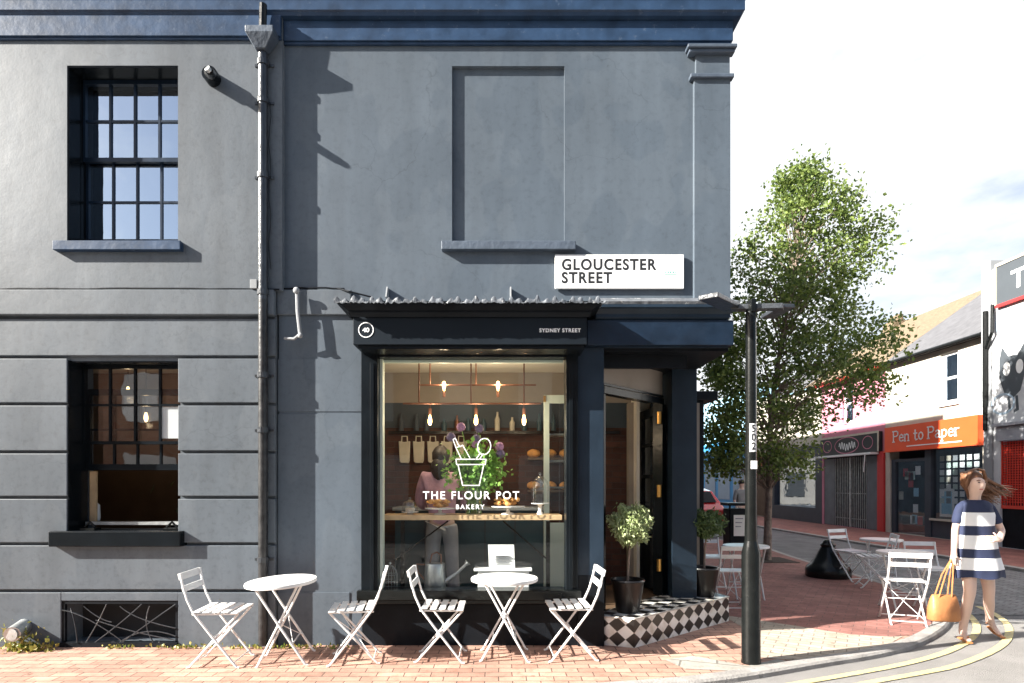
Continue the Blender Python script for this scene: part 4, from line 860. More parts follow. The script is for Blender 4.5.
for k in range(8):
    a = math.pi * k / 8
    q.tube([(dx_ + .075 * math.cos(a) * s2 * (1 if abs(t_) > 1e-9 else 1), dy_ + .075 * math.sin(a) * s2, WZ + z2) for t_, (s2, z2) in enumerate([(-1, 0), (-1, .12), (-.8, .18), (-.4, .22), (0, .235), (.4, .22), (.8, .18), (1, .12), (1, 0)])], .003, 5)
for z2 in (.005, .08, .14): q.tube([(dx_ + .076 * math.cos(t2), dy_ + .076 * math.sin(t2), WZ + z2) for t2 in [2 * math.pi * k / 20 for k in range(21)]], .003, 5)
q.ball((dx_, dy_, WZ + .25), .014); q.build('wires', M['zinc'], dm)
mx_, my_ = X(501, 6.0), 6.0
q = MB(); q.box(X(478, 6.0), X(529, 6.0), 5.98, 6.08, WZ, Z(571, 6.0)); q.box(X(474, 6.0), X(532, 6.0), 5.96, 6.1, Z(571, 6) + .001, Z(568, 6)); tag(q.build('white_crate', M['paper'], bevel=.006), 'low white crate behind the glass under the menu card', 'crate')
mc = thing('menu_card', 'white menu card with a small printed list propped on the white crate', 'menu', (mx_, 5.99, Z(568, 6)))
q = MB(); q.add([(X(489, 5.98), 5.97, Z(568, 6) + .001), (X(515, 5.98), 5.97, Z(568, 6) + .001), (X(514, 5.98), 6.03, Z(545, 6)), (X(488, 5.98), 6.03, Z(545, 6)), (X(489, 5.98), 5.975, Z(568, 6) + .001), (X(515, 5.98), 5.975, Z(568, 6) + .001), (X(514, 5.98), 6.035, Z(545, 6)), (X(488, 5.98), 6.035, Z(545, 6))], [(0, 1, 2, 3), (4, 7, 6, 5), (0, 4, 5, 1), (1, 5, 6, 2), (2, 6, 7, 3), (3, 7, 4, 0)]); q.build('card', M['paper'], mc)
q = MB()
for k in range(5): q.box(X(494, 5.98), X(509 - (k % 2) * 3, 5.98), 5.968 + k * .0, 5.975 + k * .007, Z(552.3 + (6 - k) * 1.8, 5.98), Z(552 + (6 - k) * 1.8, 5.98))
q.build('print', M['greycloth'], mc)
# interior person
ipx, ipy = X(442, 6.62), 6.62
pf = .22
pi_ = thing('person', 'person in a mauve top and grey trousers standing with back turned inside the bakery', 'person', (ipx, ipy, pf))
def iv(x, y, z, r, r2=None): return (ipx + x, ipy + y, pf + z, r, r2 or r)
V_ = [iv(0, 0, .95, .11, .08), iv(0, 0, 1.12, .10, .08), iv(0, 0, 1.32, .14, .09), iv(0, .0, 1.45, .09, .08), iv(0, 0, 1.52, .05), iv(-.01, .0, 1.6, .08, .09), iv(-.01, .01, 1.68, .08, .09),
      iv(-.18, 0, 1.42, .055), iv(-.25, .08, 1.15, .045), iv(-.2, .28, 1.05, .035), iv(-.17, .33, 1.04, .025),
      iv(.18, 0, 1.42, .055), iv(.25, .08, 1.15, .045), iv(.2, .28, 1.05, .035), iv(.17, .33, 1.04, .025),
      iv(-.09, 0, .86, .07), iv(-.1, 0, .5, .055), iv(-.11, .02, .1, .045), iv(-.12, -.08, .04, .035), iv(.09, 0, .86, .07), iv(.11, 0, .5, .055), iv(.13, .02, .1, .045), iv(.14, -.08, .04, .035)]
E_ = [(0, 1), (1, 2), (2, 3), (3, 4), (4, 5), (5, 6), (2, 7), (7, 8), (8, 9), (9, 10), (2, 11), (11, 12), (12, 13), (13, 14), (0, 15), (15, 16), (16, 17), (17, 18), (0, 19), (19, 20), (20, 21), (21, 22)]
skin('body', V_, E_, M['skin'], pi_)
tv = [iv(0, 0, .84, .17, .13), iv(0, 0, 1.12, .155, .12), iv(0, 0, 1.32, .185, .125), iv(0, .0, 1.44, .11, .1), iv(-.19, 0, 1.41, .075), iv(-.26, .08, 1.14, .065), iv(-.22, .25, 1.06, .05), iv(.19, 0, 1.41, .075), iv(.26, .08, 1.14, .065), iv(.22, .25, 1.06, .05)]
skin('top', tv, [(0, 1), (1, 2), (2, 3), (2, 4), (4, 5), (5, 6), (2, 7), (7, 8), (8, 9)], M['mauve'], pi_)
lv = [iv(0, 0, 1.0, .155, .12), iv(-.09, 0, .82, .1), iv(-.11, 0, .5, .08), iv(-.12, .01, .13, .075), iv(.09, 0, .82, .1), iv(.11, 0, .5, .08), iv(.13, .01, .13, .075)]
skin('trousers', lv, [(0, 1), (1, 2), (2, 3), (0, 4), (4, 5), (5, 6)], M['greycloth'], pi_)
q = MB(); q.ball((ipx - .01, ipy - .02, pf + 1.64), .10, .11, .115, 14, 10, jit=.03); q.ball((ipx - .02, ipy - .07, pf + 1.5), .1, .07, .14, 12, 8, jit=.05); q.build('hair', M['darkhair'], pi_, 'all')
# ------------------------------------------------ doorway
dp0 = Vector((1.03, 6.01)); dp1 = Vector((1.86, 6.87)); dd = (dp1 - dp0).normalized(); dn_ = Vector((dd.y, -dd.x))
def dplane(mb, s0, s1, z0, z1, th=.06, o=0.):
    a = dp0 + dd * s0 + dn_ * o; b = dp0 + dd * s1 + dn_ * o; c_ = b - dn_ * th; d__ = a - dn_ * th
    mb.prism([a, b, c_, d__], z0, z1)
LD = (dp1 - dp0).length
q = MB(); dplane(q, 0, LD, 2.53, 2.83); q.build('transom_panel', M['beige'], sf)
q = MB(); dplane(q, 0, LD, 2.46, 2.529, .1, .02); dplane(q, 0, LD, 2.54, 2.56, .03, .015); dplane(q, LD - .04, LD + .05, .28, 2.459, .12, .02); q.build('door_frame', M['black'], sf)
q = MB(); dplane(q, .0, .05, .28, 2.459, .1); q.build('door_frame', M['black'], sf)
# open door leaf going inwards from hinge (1.82,6.93) to (1.76,7.55)
dr0 = Vector((1.845, 6.9)); dr1 = Vector((1.80, 7.56)); de = (dr1 - dr0).normalized(); dq = Vector((-de.y, de.x))
def leaf(mb, s0, s1, z0, z1, th=.045, o=0.):
    a = dr0 + de * s0 - dq * o; b = dr0 + de * s1 - dq * o; mb.prism([a, b, b + dq * th, a + dq * th][::-1], z0, z1)
L2 = (dr1 - dr0).length
q = MB(); leaf(q, 0, .1, .3, 2.45); leaf(q, L2 - .1, L2, .3, 2.45); leaf(q, .1, L2 - .1, 2.35, 2.45); leaf(q, .1, L2 - .1, .3, .95)
for zz in (1.25, 1.62, 2.0): leaf(q, .1, L2 - .1, zz, zz + .04)
dor = q.build('door', M['black'], sf)
q = MB(); leaf(q, .1, L2 - .1, .95, 2.35, .004, -.02); q.build('pane', M['clearglass'], dor)
q = MB(); hp_ = dr0 + de * (L2 - .05); q.tube([(hp_.x, hp_.y, 1.32), (hp_.x - .07, hp_.y, 1.32), (hp_.x - .07, hp_.y - .1, 1.32)], .01, 8); q.build('handle', M['steelblack'], dor)
for py in (418, 491, 565):
    q = MB(); hx = X(659, 6.84); q.tube([(hx, 6.83, Z(py + 6, 6.84)), (hx, 6.83, Z(py - 6, 6.84))], .028, 12); q.build('hinge', M['brass'], dor, True)
# tiled doorstep
step_poly = [(.97, 5.79), (1.27, 5.67), (2.59, 6.79), (2.5, 7.14), (1.88, 7.14), (1.86, 6.9), (1.03, 6.02), (.97, 6.0)]
stp = thing('doorstep', 'raised doorstep faced in black and white diamond tiles at the bakery entrance', 'doorstep', (1.7, 6.3, 0))
SH = .278
tp = .165; th_ = .14
q = MB(); q.uv = []
mbp = step_poly
q.add([(a, b, SH) for a, b in mbp], [tuple(range(len(mbp)))]); q.uv += [((a * .9 + b * .2) / tp + (b - a * .2) / tp, (a * .9 + b * .2) / tp - (b - a * .2) / tp) for a, b in mbp]
q.build('tread', M['tile'], stp)
q = MB(); q.uv = []
run = .04
for (a, b) in zip(step_poly[:3], step_poly[1:4]):
    l_ = math.dist(a, b); tpf = .16 if l_ < 1 else .185
    q.add([(a[0], a[1], 0.0), (b[0], b[1], 0.0), (b[0], b[1], SH - .012), (a[0], a[1], SH - .012)], [(0, 1, 2, 3)])
    for u, v in ((0, 0), (l_, 0), (l_, SH - .012), (0, SH - .012)): q.uv.append((u / tpf + v / .14, u / tpf - v / .14))
q.build('riser', M['tile'], stp)
q = MB()
for (a, b) in zip(step_poly[:3], step_poly[1:4]): q.tube([(a[0], a[1], SH - .004), (b[0], b[1], SH - .004)], .009, 6)
q.build('nosing', M['tilewhite'], stp)
q = MB(); q.prism([(a * .999 + .0017, b * .999 + .008) for a, b in step_poly], -.02, SH - .014); q.build('core', M['tilewhite'], stp)
# planters
def planter(x, y, z, lab, crownr, ch, m_leaf, hz_, nleaf):
    t = thing('potted_tree', lab, 'potted tree', (x, y, z), 0, 'potted trees either side of the bakery door')
    q = MB(); q.lathe([(.0, 0), (.105, 0), (.115, .02), (.16, .30), (.172, .315), (.165, .33), (.15, .325), (.14, .27), (0, .27)], (x, y, z), 30); q.build('pot', M['clay'], t, True)
    q = MB(); q.lathe([(.0, 0), (.14, 0), (.0, .02)], (x, y, z + .272), 20); q.build('soil', M['soil'], t)
    q = MB(); q.tube([(x, y, z + .27), (x + .01, y, z + .5), (x + .03, y, z + .75), (x + .02, y, z + ch)], [.013, .011, .01, .008], 8)
    cz_ = z + ch
    for k in range(26):
        a = random.uniform(0, 6.28); e = random.uniform(-.7, 1.2)
        q.tube([(x + .02, y, cz_ - .1), (x + .02 + math.cos(a) * math.cos(e) * crownr * .8, y + math.sin(a) * math.cos(e) * crownr * .8, cz_ + math.sin(e) * crownr * .8)], [.006, .002], 5)
    q.build('stem', M['bark'], t)
    d = np.random.normal(size=(nleaf, 3)); d /= np.linalg.norm(d, axis=1)[:, None]
    r = crownr * np.random.uniform(.25, 1.0, nleaf) ** .5 * (1 + .13 * np.sin(d[:, 0] * 7 + d[:, 2] * 5) + .08 * np.random.normal(size=nleaf))
    P = d * r[:, None] * [1, 1, hz_] + [x + .02, y, cz_]
    q = MB(); q.leaves(P, .05, wf=.2, up=.7); q.build('crown', m_leaf, t)
planter(X(628, 5.95), 5.97, SH, 'olive tree with pale green ball crown in a black pot left of the bakery door', .2, .86, M['olive'], 1.02, 3400)
planter(X(707, 6.72), 6.82, SH, 'darker round-crowned tree in a black pot right of the bakery door column', .205, .82, M['olivedark'], .8, 2900)
# street sign
ss = thing('street_sign', 'white enamel street name sign reading Gloucester Street on the dark wall', 'sign', (X(619, 5.74), 5.74, Z(271, 5.74)))
q = MB(); q.box(X(555, 5.745), X(684, 5.745), 5.745, 5.77, Z(288.5, 5.745), Z(254.5, 5.745)); q.build('plate', M['signwhite'], ss, bevel=.004)
for a in (566, 672):
    q = MB(); q.box(X(a, 5.77), X(a + 4, 5.77), 5.7705, 5.7795, Z(290, 5.77), Z(253.5, 5.77)); q.build('bracket', M['ledge'], ss)
text('lettering', 'GLOUCESTER', .146, M['ink'], (X(561.5, 5.745), 5.7445, Z(269.6, 5.745)), ROT_F, ss, 'LEFT', .0042, .90, 1.16)
text('lettering', 'STREET', .146, M['ink'], (X(561.5, 5.745), 5.7445, Z(282.8, 5.745)), ROT_F, ss, 'LEFT', .0042, .90, 1.16)
q = MB(); ex, ez = X(670.5, 5.745), Z(273, 5.745)
for k in range(5): q.prism([(ex - .055 + k * .024, ez - .002), (ex - .04 + k * .024, ez - .002), (ex - .0475 + k * .024, ez + .012 + .012 * (k in (1, 2, 3)))], 5.7435, 5.745, lambda u, v, w_: (u, w_, v))
ribbon(q, [(ex - .06, ez - .014), (ex + .06, ez - .014)], .004, 5.7445)
q.build('emblem', M['inkgreen'], ss)
# ------------------------------------------------ lamp post
lpX, lpY = X(751, 5.2), 5.2
lp = thing('lamp_post', 'black street post with flat twin-arm head and number sticker', 'lamp post', (lpX, lpY, 0))
zt_p = Z(541, lpY); zt_q = Z(553, lpY)
q = MB(); q.lathe([(.082, 0), (.082, .02), (.078, .03), (.078, zt_q), (.055, zt_p)], (lpX, lpY, 0), 24); q.build('base', M['steelblack'], lp, True)
q = MB(); q.lathe([(.053, zt_p), (.049, zt_p + .2), (.043, Z(312, lpY))], (lpX, lpY, 0), 20); q.build('pole', M['steelblack'], lp, True)
zh = Z(311, lpY)
q = MB(); q.box(lpX - .02, lpX + .02, lpY - .06, lpY + .06, zh - .02, zh + .09); q.build('clamp', M['steelblack'], lp, bevel=.004)
q = MB()
def slab(mb, a, b, w_, th):
    a = Vector(a); b = Vector(b); d = (b - a).normalized(); s = Vector((0, 0, 1)).cross(d).normalized() * w_ / 2; u = Vector((0, 0, th / 2))
    mb.add([a - s - u, a + s - u, a + s + u, a - s + u, b - s - u, b + s - u, b + s + u, b - s + u], [(0, 1, 2, 3), (4, 7, 6, 5), (0, 4, 5, 1), (1, 5, 6, 2), (2, 6, 7, 3), (3, 7, 4, 0)])
slab(q, (X(732, 5.3), lpY + .12, zh + .06), (X(785, 5.1), lpY - .07, zh + .015), .1, .045); q.build('cross_arm', M['pipe'], lp, bevel=.006)
q = MB(); slab(q, (X(733, 5.35), lpY + .16, zh + .075), (X(706, 4.9), lpY - .35, zh + .02), .16, .04); q.build('lamp_head', M['pipe'], lp, bevel=.006)
q = MB(); slab(q, (X(790, 5.1), lpY - .06, zh + .03), (X(768, 5.45), lpY + .26, zh + .02), .13, .035); q.build('lamp_head', M['pipe'], lp, bevel=.006)
q = MB(); n_ = 8
a0, a1 = -2.2, -.95
vs = []
for z_ in (Z(452, lpY), Z(424, lpY)):
    for k in range(n_ + 1):
        a = a0 + (a1 - a0) * k / n_; vs.append((lpX + .0505 * math.cos(a), lpY + .0505 * math.sin(a), z_))
q.add(vs, [(k, k + 1, n_ + 2 + k, n_ + 1 + k) for k in range(n_)]); q.build('sticker', M['numwhite'], lp)
for ch_, py in (('5', 432.3), ('0', 441), ('2', 449.8)):
    text('number', ch_, .088, M['ink'], (lpX + .001, lpY - .0525, Z(py, lpY)), ROT_F, lp, 'CENTER', .001)
q = MB(); q.box(lpX - .02, lpX + .03, lpY - .054, lpY - .046, Z(469, lpY), Z(461, lpY)); q.build('small_label', M['numwhite'], lp)
# ------------------------------------------------ bistro furniture
def make_chair():
    t = thing('bistro_chair', '', 'chair', (0, 0, 0), 0, 'white folding bistro chairs')
    hw, iw = .19, .165
    for s in (-1, 1):
        q = MB(); q.tube([(-.255, s * hw, .80), (-.235, s * hw, .70), (-.2, s * hw, .58), (-.15, s * hw, .47), (.0, s * hw, .27), (.2, s * hw, .012), (.225, s * hw, .006)], .0098, 8, squash=1.1); q.build('leg', M['white'], t, True, local=True)
        q = MB(); q.tube([(.2, s * iw, .445), (.03, s * iw, .26), (-.19, s * iw, .012), (-.215, s * iw, .006)], .0095, 8); q.build('leg', M['white'], t, True, local=True)
        q = MB(); q.tube([(-.165, s * (hw - .012), .455), (.215, s * (hw - .012), .455)], .0075, 6); q.build('seat_rail', M['white'], t, local=True)
    q = MB()
    for k in range(5):
        xx = -.15 + k * .077
        z_ = .468 - (.01 if k == 4 else 0) + (.004 if k == 0 else 0)
        q.box(xx, xx + .056, -.2, .2, z_, z_ + .012)
    q.build('seat', M['white'], t, bevel=.003, local=True)
    q = MB()
    for (x_, z_, h_) in ((-.262, .745, .055), (-.232, .645, .05)):
        q.add([(x_ + .0, -.2, z_), (x_ + .0, .2, z_), (x_ - .013, .2, z_ + h_), (x_ - .013, -.2, z_ + h_), (x_ + .012, -.2, z_), (x_ + .012, .2, z_), (x_ - .001, .2, z_ + h_), (x_ - .001, -.2, z_ + h_)],
              [(0, 1, 2, 3), (4, 7, 6, 5), (0, 4, 5, 1), (1, 5, 6, 2), (2, 6, 7, 3), (3, 7, 4, 0)])
    q.build('backrest', M['white'], t, bevel=.003, local=True)
    q = MB(); q.tube([(.175, -hw, .045), (.175, hw, .045)], .006, 6); q.tube([(-.165, -iw, .04), (-.165, iw, .04)], .006, 6); q.tube([(.01, -hw, .262), (.01, hw, .262)], .006, 6); q.build('stretcher', M['white'], t, local=True)
    q = MB(); q.tube([(.165, -iw, .41), (-.15, iw, .06)], .0035, 6); q.tube([(.165, iw, .41), (-.15, -iw, .06)], .0035, 6); q.build('cross_brace', M['white'], t, local=True)
    return t
def make_table():
    t = thing('bistro_table', '', 'table', (0, 0, 0), 0, 'round white bistro tables')
    q = MB(); q.lathe([(.0, .688), (.285, .688), (.292, .68), (.3, .684), (.302, .70), (.297, .71), (0, .712)], (0, 0, 0), 44); q.build('tabletop', M['white'], t, True, local=True)
    for s in (-1, 1):
        q = MB(); q.tube([(-.17, s * .2, .685), (.0, s * .2, .37), (.2, s * .2, .012), (.22, s * .2, .006)], .0105, 8); q.build('leg', M['white'], t, True, local=True)
        q = MB(); q.tube([(.17, s * .175, .685), (.0, s * .175, .37), (-.2, s * .175, .012), (-.22, s * .175, .006)], .0105, 8); q.build('leg', M['white'], t, True, local=True)
        q = MB(); q.box(-.2, .2, s * .2 - .012, s * .2 + .012, .675, .687); q.build('top_rail', M['white'], t, local=True)
    q = MB(); q.tube([(.0, -.2, .37), (.0, .2, .37)], .007, 6); q.tube([(.1, -.2, .19), (.1, .2, .19)], .006, 6); q.tube([(-.1, -.175, .19), (-.1, .175, .19)], .006, 6); q.build('stretcher', M['white'], t, local=True)
    q = MB(); q.tube([(.0, -.19, .38), (.11, .19, .17)], .0035, 6); q.tube([(.0, .19, .38), (.11, -.19, .17)], .0035, 6); q.build('cross_brace', M['white'], t, local=True)
    return t
ch = make_chair(); tb = make_table()
chairs = [
 ((-2.43, 5.22, 0), 4, 'white folding chair left of the left-hand table, beside the basement grille'),
 ((-1.27, 5.30, 0), 188, 'white folding chair right of the left-hand table, facing left'),
 ((-.53, 5.36, 0), 0, 'white folding chair at the left of the table under the shop window, facing right'),
 ((.64, 5.40, 0), 182, 'white folding chair between the window table and the tiled doorstep'),
 ((2.86, 7.45, .004), 88, 'white folding chair right beside the doorstep, its back towards the tall post'),
 ((3.12, 8.95, .004), -95, 'white folding chair at the far side of the table behind the lamp post'),
 ((4.52, 6.72, .004), 70, 'nearest white folding chair of the kerbside group, seen from behind next to the orange handbag'),
 ((5.72, 8.0, -.042), -100, 'white folding chair behind the kerbside table, just left of the walking woman'),
 ((5.62, 9.0, .004), 160, 'white folding chair standing behind the nearest kerbside chair, partly hidden by it'),
 ((5.66, 9.7, .004), -72, 'white folding chair immediately right of the bell-shaped bollard'),
]
for i, (loc, rz, lab) in enumerate(chairs):
    if i == 0: ch.location = loc; ch.rotation_euler = (0, 0, R(rz)); ch['label'] = lab
    else: dup(ch, loc, R(rz), lab)
tables = [((-1.88, 5.27, 0), 8, 'round white bistro table between the two leftmost chairs'),
 ((.04, 5.40, 0), 0, 'round white bistro table in front of the shop window'),
 ((3.36, 8.2, .004), 85, 'round white bistro table partly hidden behind the lamp post'),
 ((5.0, 7.42, .004), 80, 'round white bistro table near the kerb beside the walking woman'),
 ((6.1, 9.6, -.038), 70, 'round white bistro table farthest back in the kerbside group, right of the bollard')]
for i, (loc, rz, lab) in enumerate(tables):
    if i == 0: tb.location = loc; tb.rotation_euler = (R(1.5), R(-3.0), R(rz)); tb['label'] = lab
    else: dup(tb, loc, R(rz), lab)
# bollard (bell shaped)
bx, by = X(828, 10.0), 10.0
bo = thing('bell_bollard', 'squat black bell-shaped cast iron bollard on the red brick pavement', 'bollard', (bx, by, 0))
q = MB(); q.lathe([(.0, 0), (.33, 0), (.345, .03), (.345, .13), (.33, .17), (.27, .22), (.2, .32), (.14, .44), (.11, .5), (.0, .5)], (bx, by, 0), 32); q.build('bell', M['steelblack'], bo, True)
q = MB(); q.lathe([(.0, .5), (.10, .5), (.115, .52), (.115, .545), (.085, .57), (.075, .60), (.05, .62), (0, .625)], (bx, by, 0), 24); q.build('cap', M['steelblack'], bo, True)
# ------------------------------------------------ street tree
TX, TY = X(767, 12.2), 12.2
tr = thing('street_tree', 'tall slender leafy street tree on the pavement behind the lamp post', 'tree', (TX, TY, 0))
trunk = [(TX, TY, 0), (TX + .02, TY, .8), (TX + .05, TY, 1.8), (TX + .1, TY + .05, 3.0), (TX + .28, TY, 4.4), (TX + .55, TY, 5.8), (TX + .68, TY, 6.9), (TX + .74, TY, 7.8)]
q = MB(); q.tube(trunk, [.085, .07, .062, .05, .038, .026, .014, .006], 12)
env = [(1.7, 1.0), (2.3, 1.5), (3.0, 1.75), (4.0, 1.8), (5.0, 1.75), (6.0, 1.6), (6.6, 1.35), (7.2, 1.0), (7.7, .55), (8.0, .12)]
def envr(z):
    for (a, ra), (b, rb) in zip(env[:-1], env[1:]):
        if a <= z <= b: return ra + (rb - ra) * (z - a) / (b - a)
    return .1
def cxz(z): return TX + .42 + .38 * min(1, max(0, (z - 1.9) / 4)) * .9 if z > 3.4 else TX + .15 + (z - 1.85) * .18
clusters = []
for k in range(380):
    z = 1.85 + 6.1 * (random.random() ** 1.1); rr = envr(z) * math.sqrt(random.random()) * random.uniform(.85, 1.1); a = random.uniform(0, 6.28)
    p = (cxz(z) + rr * math.cos(a), TY + rr * .8 * math.sin(a), z)
    if z > 3.0 or p[0] < TX + .95: clusters.append(p)
clusters += [(TX + 2.0 + random.uniform(-.4, .4), TY + random.uniform(-.3, .3), 6.75 + random.uniform(-.2, .25)) for _ in range(7)]
clusters += [(TX - .85 + random.uniform(-.35, .35), TY + random.uniform(-.6, .6), random.uniform(1.75, 4.4)) for _ in range(85)]
clusters += [(TX + 1.8 + random.uniform(-.5, .4), TY + random.uniform(-.6, .6), random.uniform(3.2, 4.6)) for _ in range(26)]
clusters += [(TX + .3 + random.uniform(-1.3, 1.0), TY + random.uniform(-.9, .9), random.uniform(3.6, 6.6)) for _ in range(70)]
for k, p in enumerate(clusters[::3]):
    zb0 = max(1.4, p[2] - random.uniform(.6, 1.4))
    i = max(j for j in range(len(trunk)) if trunk[j][2] <= zb0); j = min(i + 1, len(trunk) - 1)
    t_ = (zb0 - trunk[i][2]) / max(.01, trunk[j][2] - trunk[i][2]); b0 = Vector(trunk[i]).lerp(Vector(trunk[j]), t_)
    mid = b0.lerp(Vector(p), .5) + Vector((0, 0, .12)); q.tube([b0, mid, p], [.015, .009, .003], 6)
q.build('trunk', M['bark'], tr, True)
P = []
for p in clusters:
    n_ = int(random.uniform(30, 90)); s_ = random.uniform(.11, .22)
    P.append(np.clip(np.random.normal(size=(n_, 3)), -1.9, 1.9) * [s_, s_, s_ * .8] + p)
P = np.concatenate(P)
q = MB(); q.leaves(P, .082, up=.1); q.build('crown', M['leaf'], tr)
g = MB(); g.box(TX - .45, TX + .45, TY - .45, TY + .45, .001, .012); struct('tree_pit', g, M['soil'])
# weeds and old pipe at far left
wd = thing('weed_clump', 'scrubby green and brown weeds growing at the foot of the wall left of the grille', 'weeds', (X(20, 5.6), 5.6, 0))
q = MB(); q.leaves(np.abs(np.random.normal(size=(240, 3))) * [.09, .04, .07] * np.random.choice([-1, 1], size=(240, 3)) * [1, 1, 1] + [X(18, 5.6), 5.6, .08], .045, wf=.2, up=1.2)
q.leaves(np.random.normal(size=(160, 3)) * [.12, .04, .02] + [X(30, 5.6), 5.58, .03], .05, up=1.); q.build('foliage', M['weed'], wd)
q = MB(); q.tube([(X(14, 5.6), 5.74, .2), (X(12, 5.5), 5.5, .17)], .07, 14); q.tube([(X(12, 5.5), 5.499, .17), (X(12, 5.5), 5.49, .17)], .055, 14)
tag(q.build('pipe_stub', M['zinc'], None, True), 'short grey pipe stub sticking out of the wall among the weeds', 'pipe')
q = MB()
for px_ in (171, 205, 275, 330, 120, 240, 295): q.leaves(np.random.normal(size=(30, 3)) * [.11, .02, .009] + [X(px_, 5.66), 5.65, .022], .035, up=1.5)
tag(q.build('weeds', M['weed']), 'thin weeds growing in the joint between wall and paving', 'weeds', kind='stuff')
# ------------------------------------------------ far shops, facade plane X = 12.5
FX = 12.5
def SY(px): return FX * F / (px - CX)
def SZ_(py, px): return Z(py, SY(px))
def shopbld(name, lab, y0, y1, zt, m, setx=FX, depth=7.):
    t = thing(name, lab, 'building', (setx, (y0 + y1) / 2, 0)); return t
def sidewall(mb, x, xb, y0, y1, z0, z1, holes):
    tmp = MB(); wall_holes(tmp, y0, y1, z0, z1, x, xb, holes)
    o = len(mb.v); mb.v += [(b, a, c) for a, b, c in tmp.v]; mb.f += [tuple(i + o for i in f[::-1]) for f in tmp.f]; mb.mi += tmp.mi
# Pen to Paper shop
ya, yb2 = SY(885.5), 15.32
A = thing('stationery_shop', 'cream stationery shop with an orange and red name board and slate roof', 'building', (FX, 17.3, 0))
uwn = (SY(958), SY(940.5), 3.80, 5.22)
q = MB(); sidewall(q, FX, FX + .3, yb2, ya, 0, 5.35, [(yb2 + .22, ya - .22, .001, 3.3), uwn]); q.box(FX + .31, FX + 7, yb2, ya, 5.2, 5.3); q.box(FX + .31, FX + .5, yb2 + .3, ya - .3, 3.31, 5.3)
q.build('wall', M['cream'], A)
q = MB(); q.add([(FX - .15, yb2, 5.4), (FX - .15, ya, 5.4), (16., ya, 8.0), (16., yb2, 8.0), (FX - .15, yb2, 5.32), (FX - .15, ya, 5.32), (16., ya, 7.9), (16., yb2, 7.9), (19.5, yb2, 5.4), (19.5, ya, 5.4)], [(0, 1, 2, 3), (4, 7, 6, 5), (0, 4, 5, 1), (1, 5, 6, 2), (3, 2, 9, 8)]); q.build('roof', M['slate'], A)
q = MB(); q.tube([(FX - .2, yb2, 5.38), (FX - .2, ya, 5.38)], .06, 8); q.build('gutter', M['steelblack'], A)
sd = MB(); sd.box(FX - .16, FX - .001, SY(984), SY(889.5), 2.6, 3.34); sb = sd.build('name_board', M['orange'], A)
sd = MB(); sd.box(FX - .2, FX - .0, SY(984), SY(889.5), 2.555, 2.598); sd.build('board_edge', M['orange'], sb)
# serif lettering drawn with strokes, plane X = FX-.17, u runs to -Y
def strokes(s, u0, z0, h, adv, m, parent, x, w_=.05, sxx=1.):
    G = {'P': ([[(0, 0), (0, 1)], [(0, 1), (.35, 1), (.5, .88), (.5, .66), (.35, .52), (0, .52)], [(-.1, 0), (.12, 0)], [(-.1, 1), (.0, 1)]], .68),
         'e': ([[(0.02, .34), (.42, .34), (.40, .52), (.22, .64), (.06, .54), (0, .32), (.06, .1), (.22, 0), (.42, .1)]], .6),
         'n': ([[(.02, 0), (.02, .6)], [(.02, .48), (.2, .62), (.36, .56), (.4, .4), (.4, 0)], [(-.06, 0), (.1, 0)], [(.32, 0), (.48, 0)], [(-.06, .6), (.02, .6)]], .62),
         't': ([[(.14, .9), (.14, .12), (.22, 0), (.36, .06)], [(0, .6), (.32, .6)]], .5),
         'o': ([[(.22, 0), (.06, .1), (0, .32), (.06, .54), (.22, .64), (.38, .54), (.44, .32), (.38, .1), (.22, 0)]], .62),
         'a': ([[(.04, .54), (.2, .64), (.36, .54), (.38, .1), (.46, 0)], [(.38, .38), (.14, .34), (0, .18), (.08, .02), (.22, 0), (.38, .14)]], .6),
         'p': ([[(.02, .6), (.02, -.32)], [(.02, .46), (.2, .62), (.38, .54), (.44, .32), (.38, .1), (.2, 0), (.02, .12)], [(-.06, -.32), (.1, -.32)]], .62),
         'r': ([[(.02, 0), (.02, .6)], [(.02, .42), (.14, .58), (.3, .6)], [(-.06, 0), (.1, 0)], [(-.06, .6), (.02, .6)]], .44), ' ': ([], .36)}
    q = MB(); u = u0
    for c_ in s:
        st, ad = G[c_]
        for ln in st:
            for a, b in zip(ln[:-1], ln[1:]):
                A_ = Vector(((u + a[0] * h * sxx), z0 + a[1] * h)); B_ = Vector(((u + b[0] * h * sxx), z0 + b[1] * h)); d = B_ - A_
                if d.length < 1e-6: continue
                d.normalize(); nn = Vector((-d.y, d.x)) * w_ / 2; A_ -= d * w_ * .3; B_ += d * w_ * .3
                q.prism([A_ + nn, A_ - nn, B_ - nn, B_ + nn], x - .012, x, lambda uu, v, w2: (w2, -uu, v))
        u += ad * h * sxx
    return q.build('lettering', m, parent)
strokes('Pen to Paper', -SY(899), 2.86, .33, 0, M['signwhite'], sb, FX - .168, .036, 1.24)
sd = MB(); sd.box(FX - .17, FX - .1665, SY(968), SY(912), 2.68, 2.71); sd.build('strapline', M['signwhite'], sb)
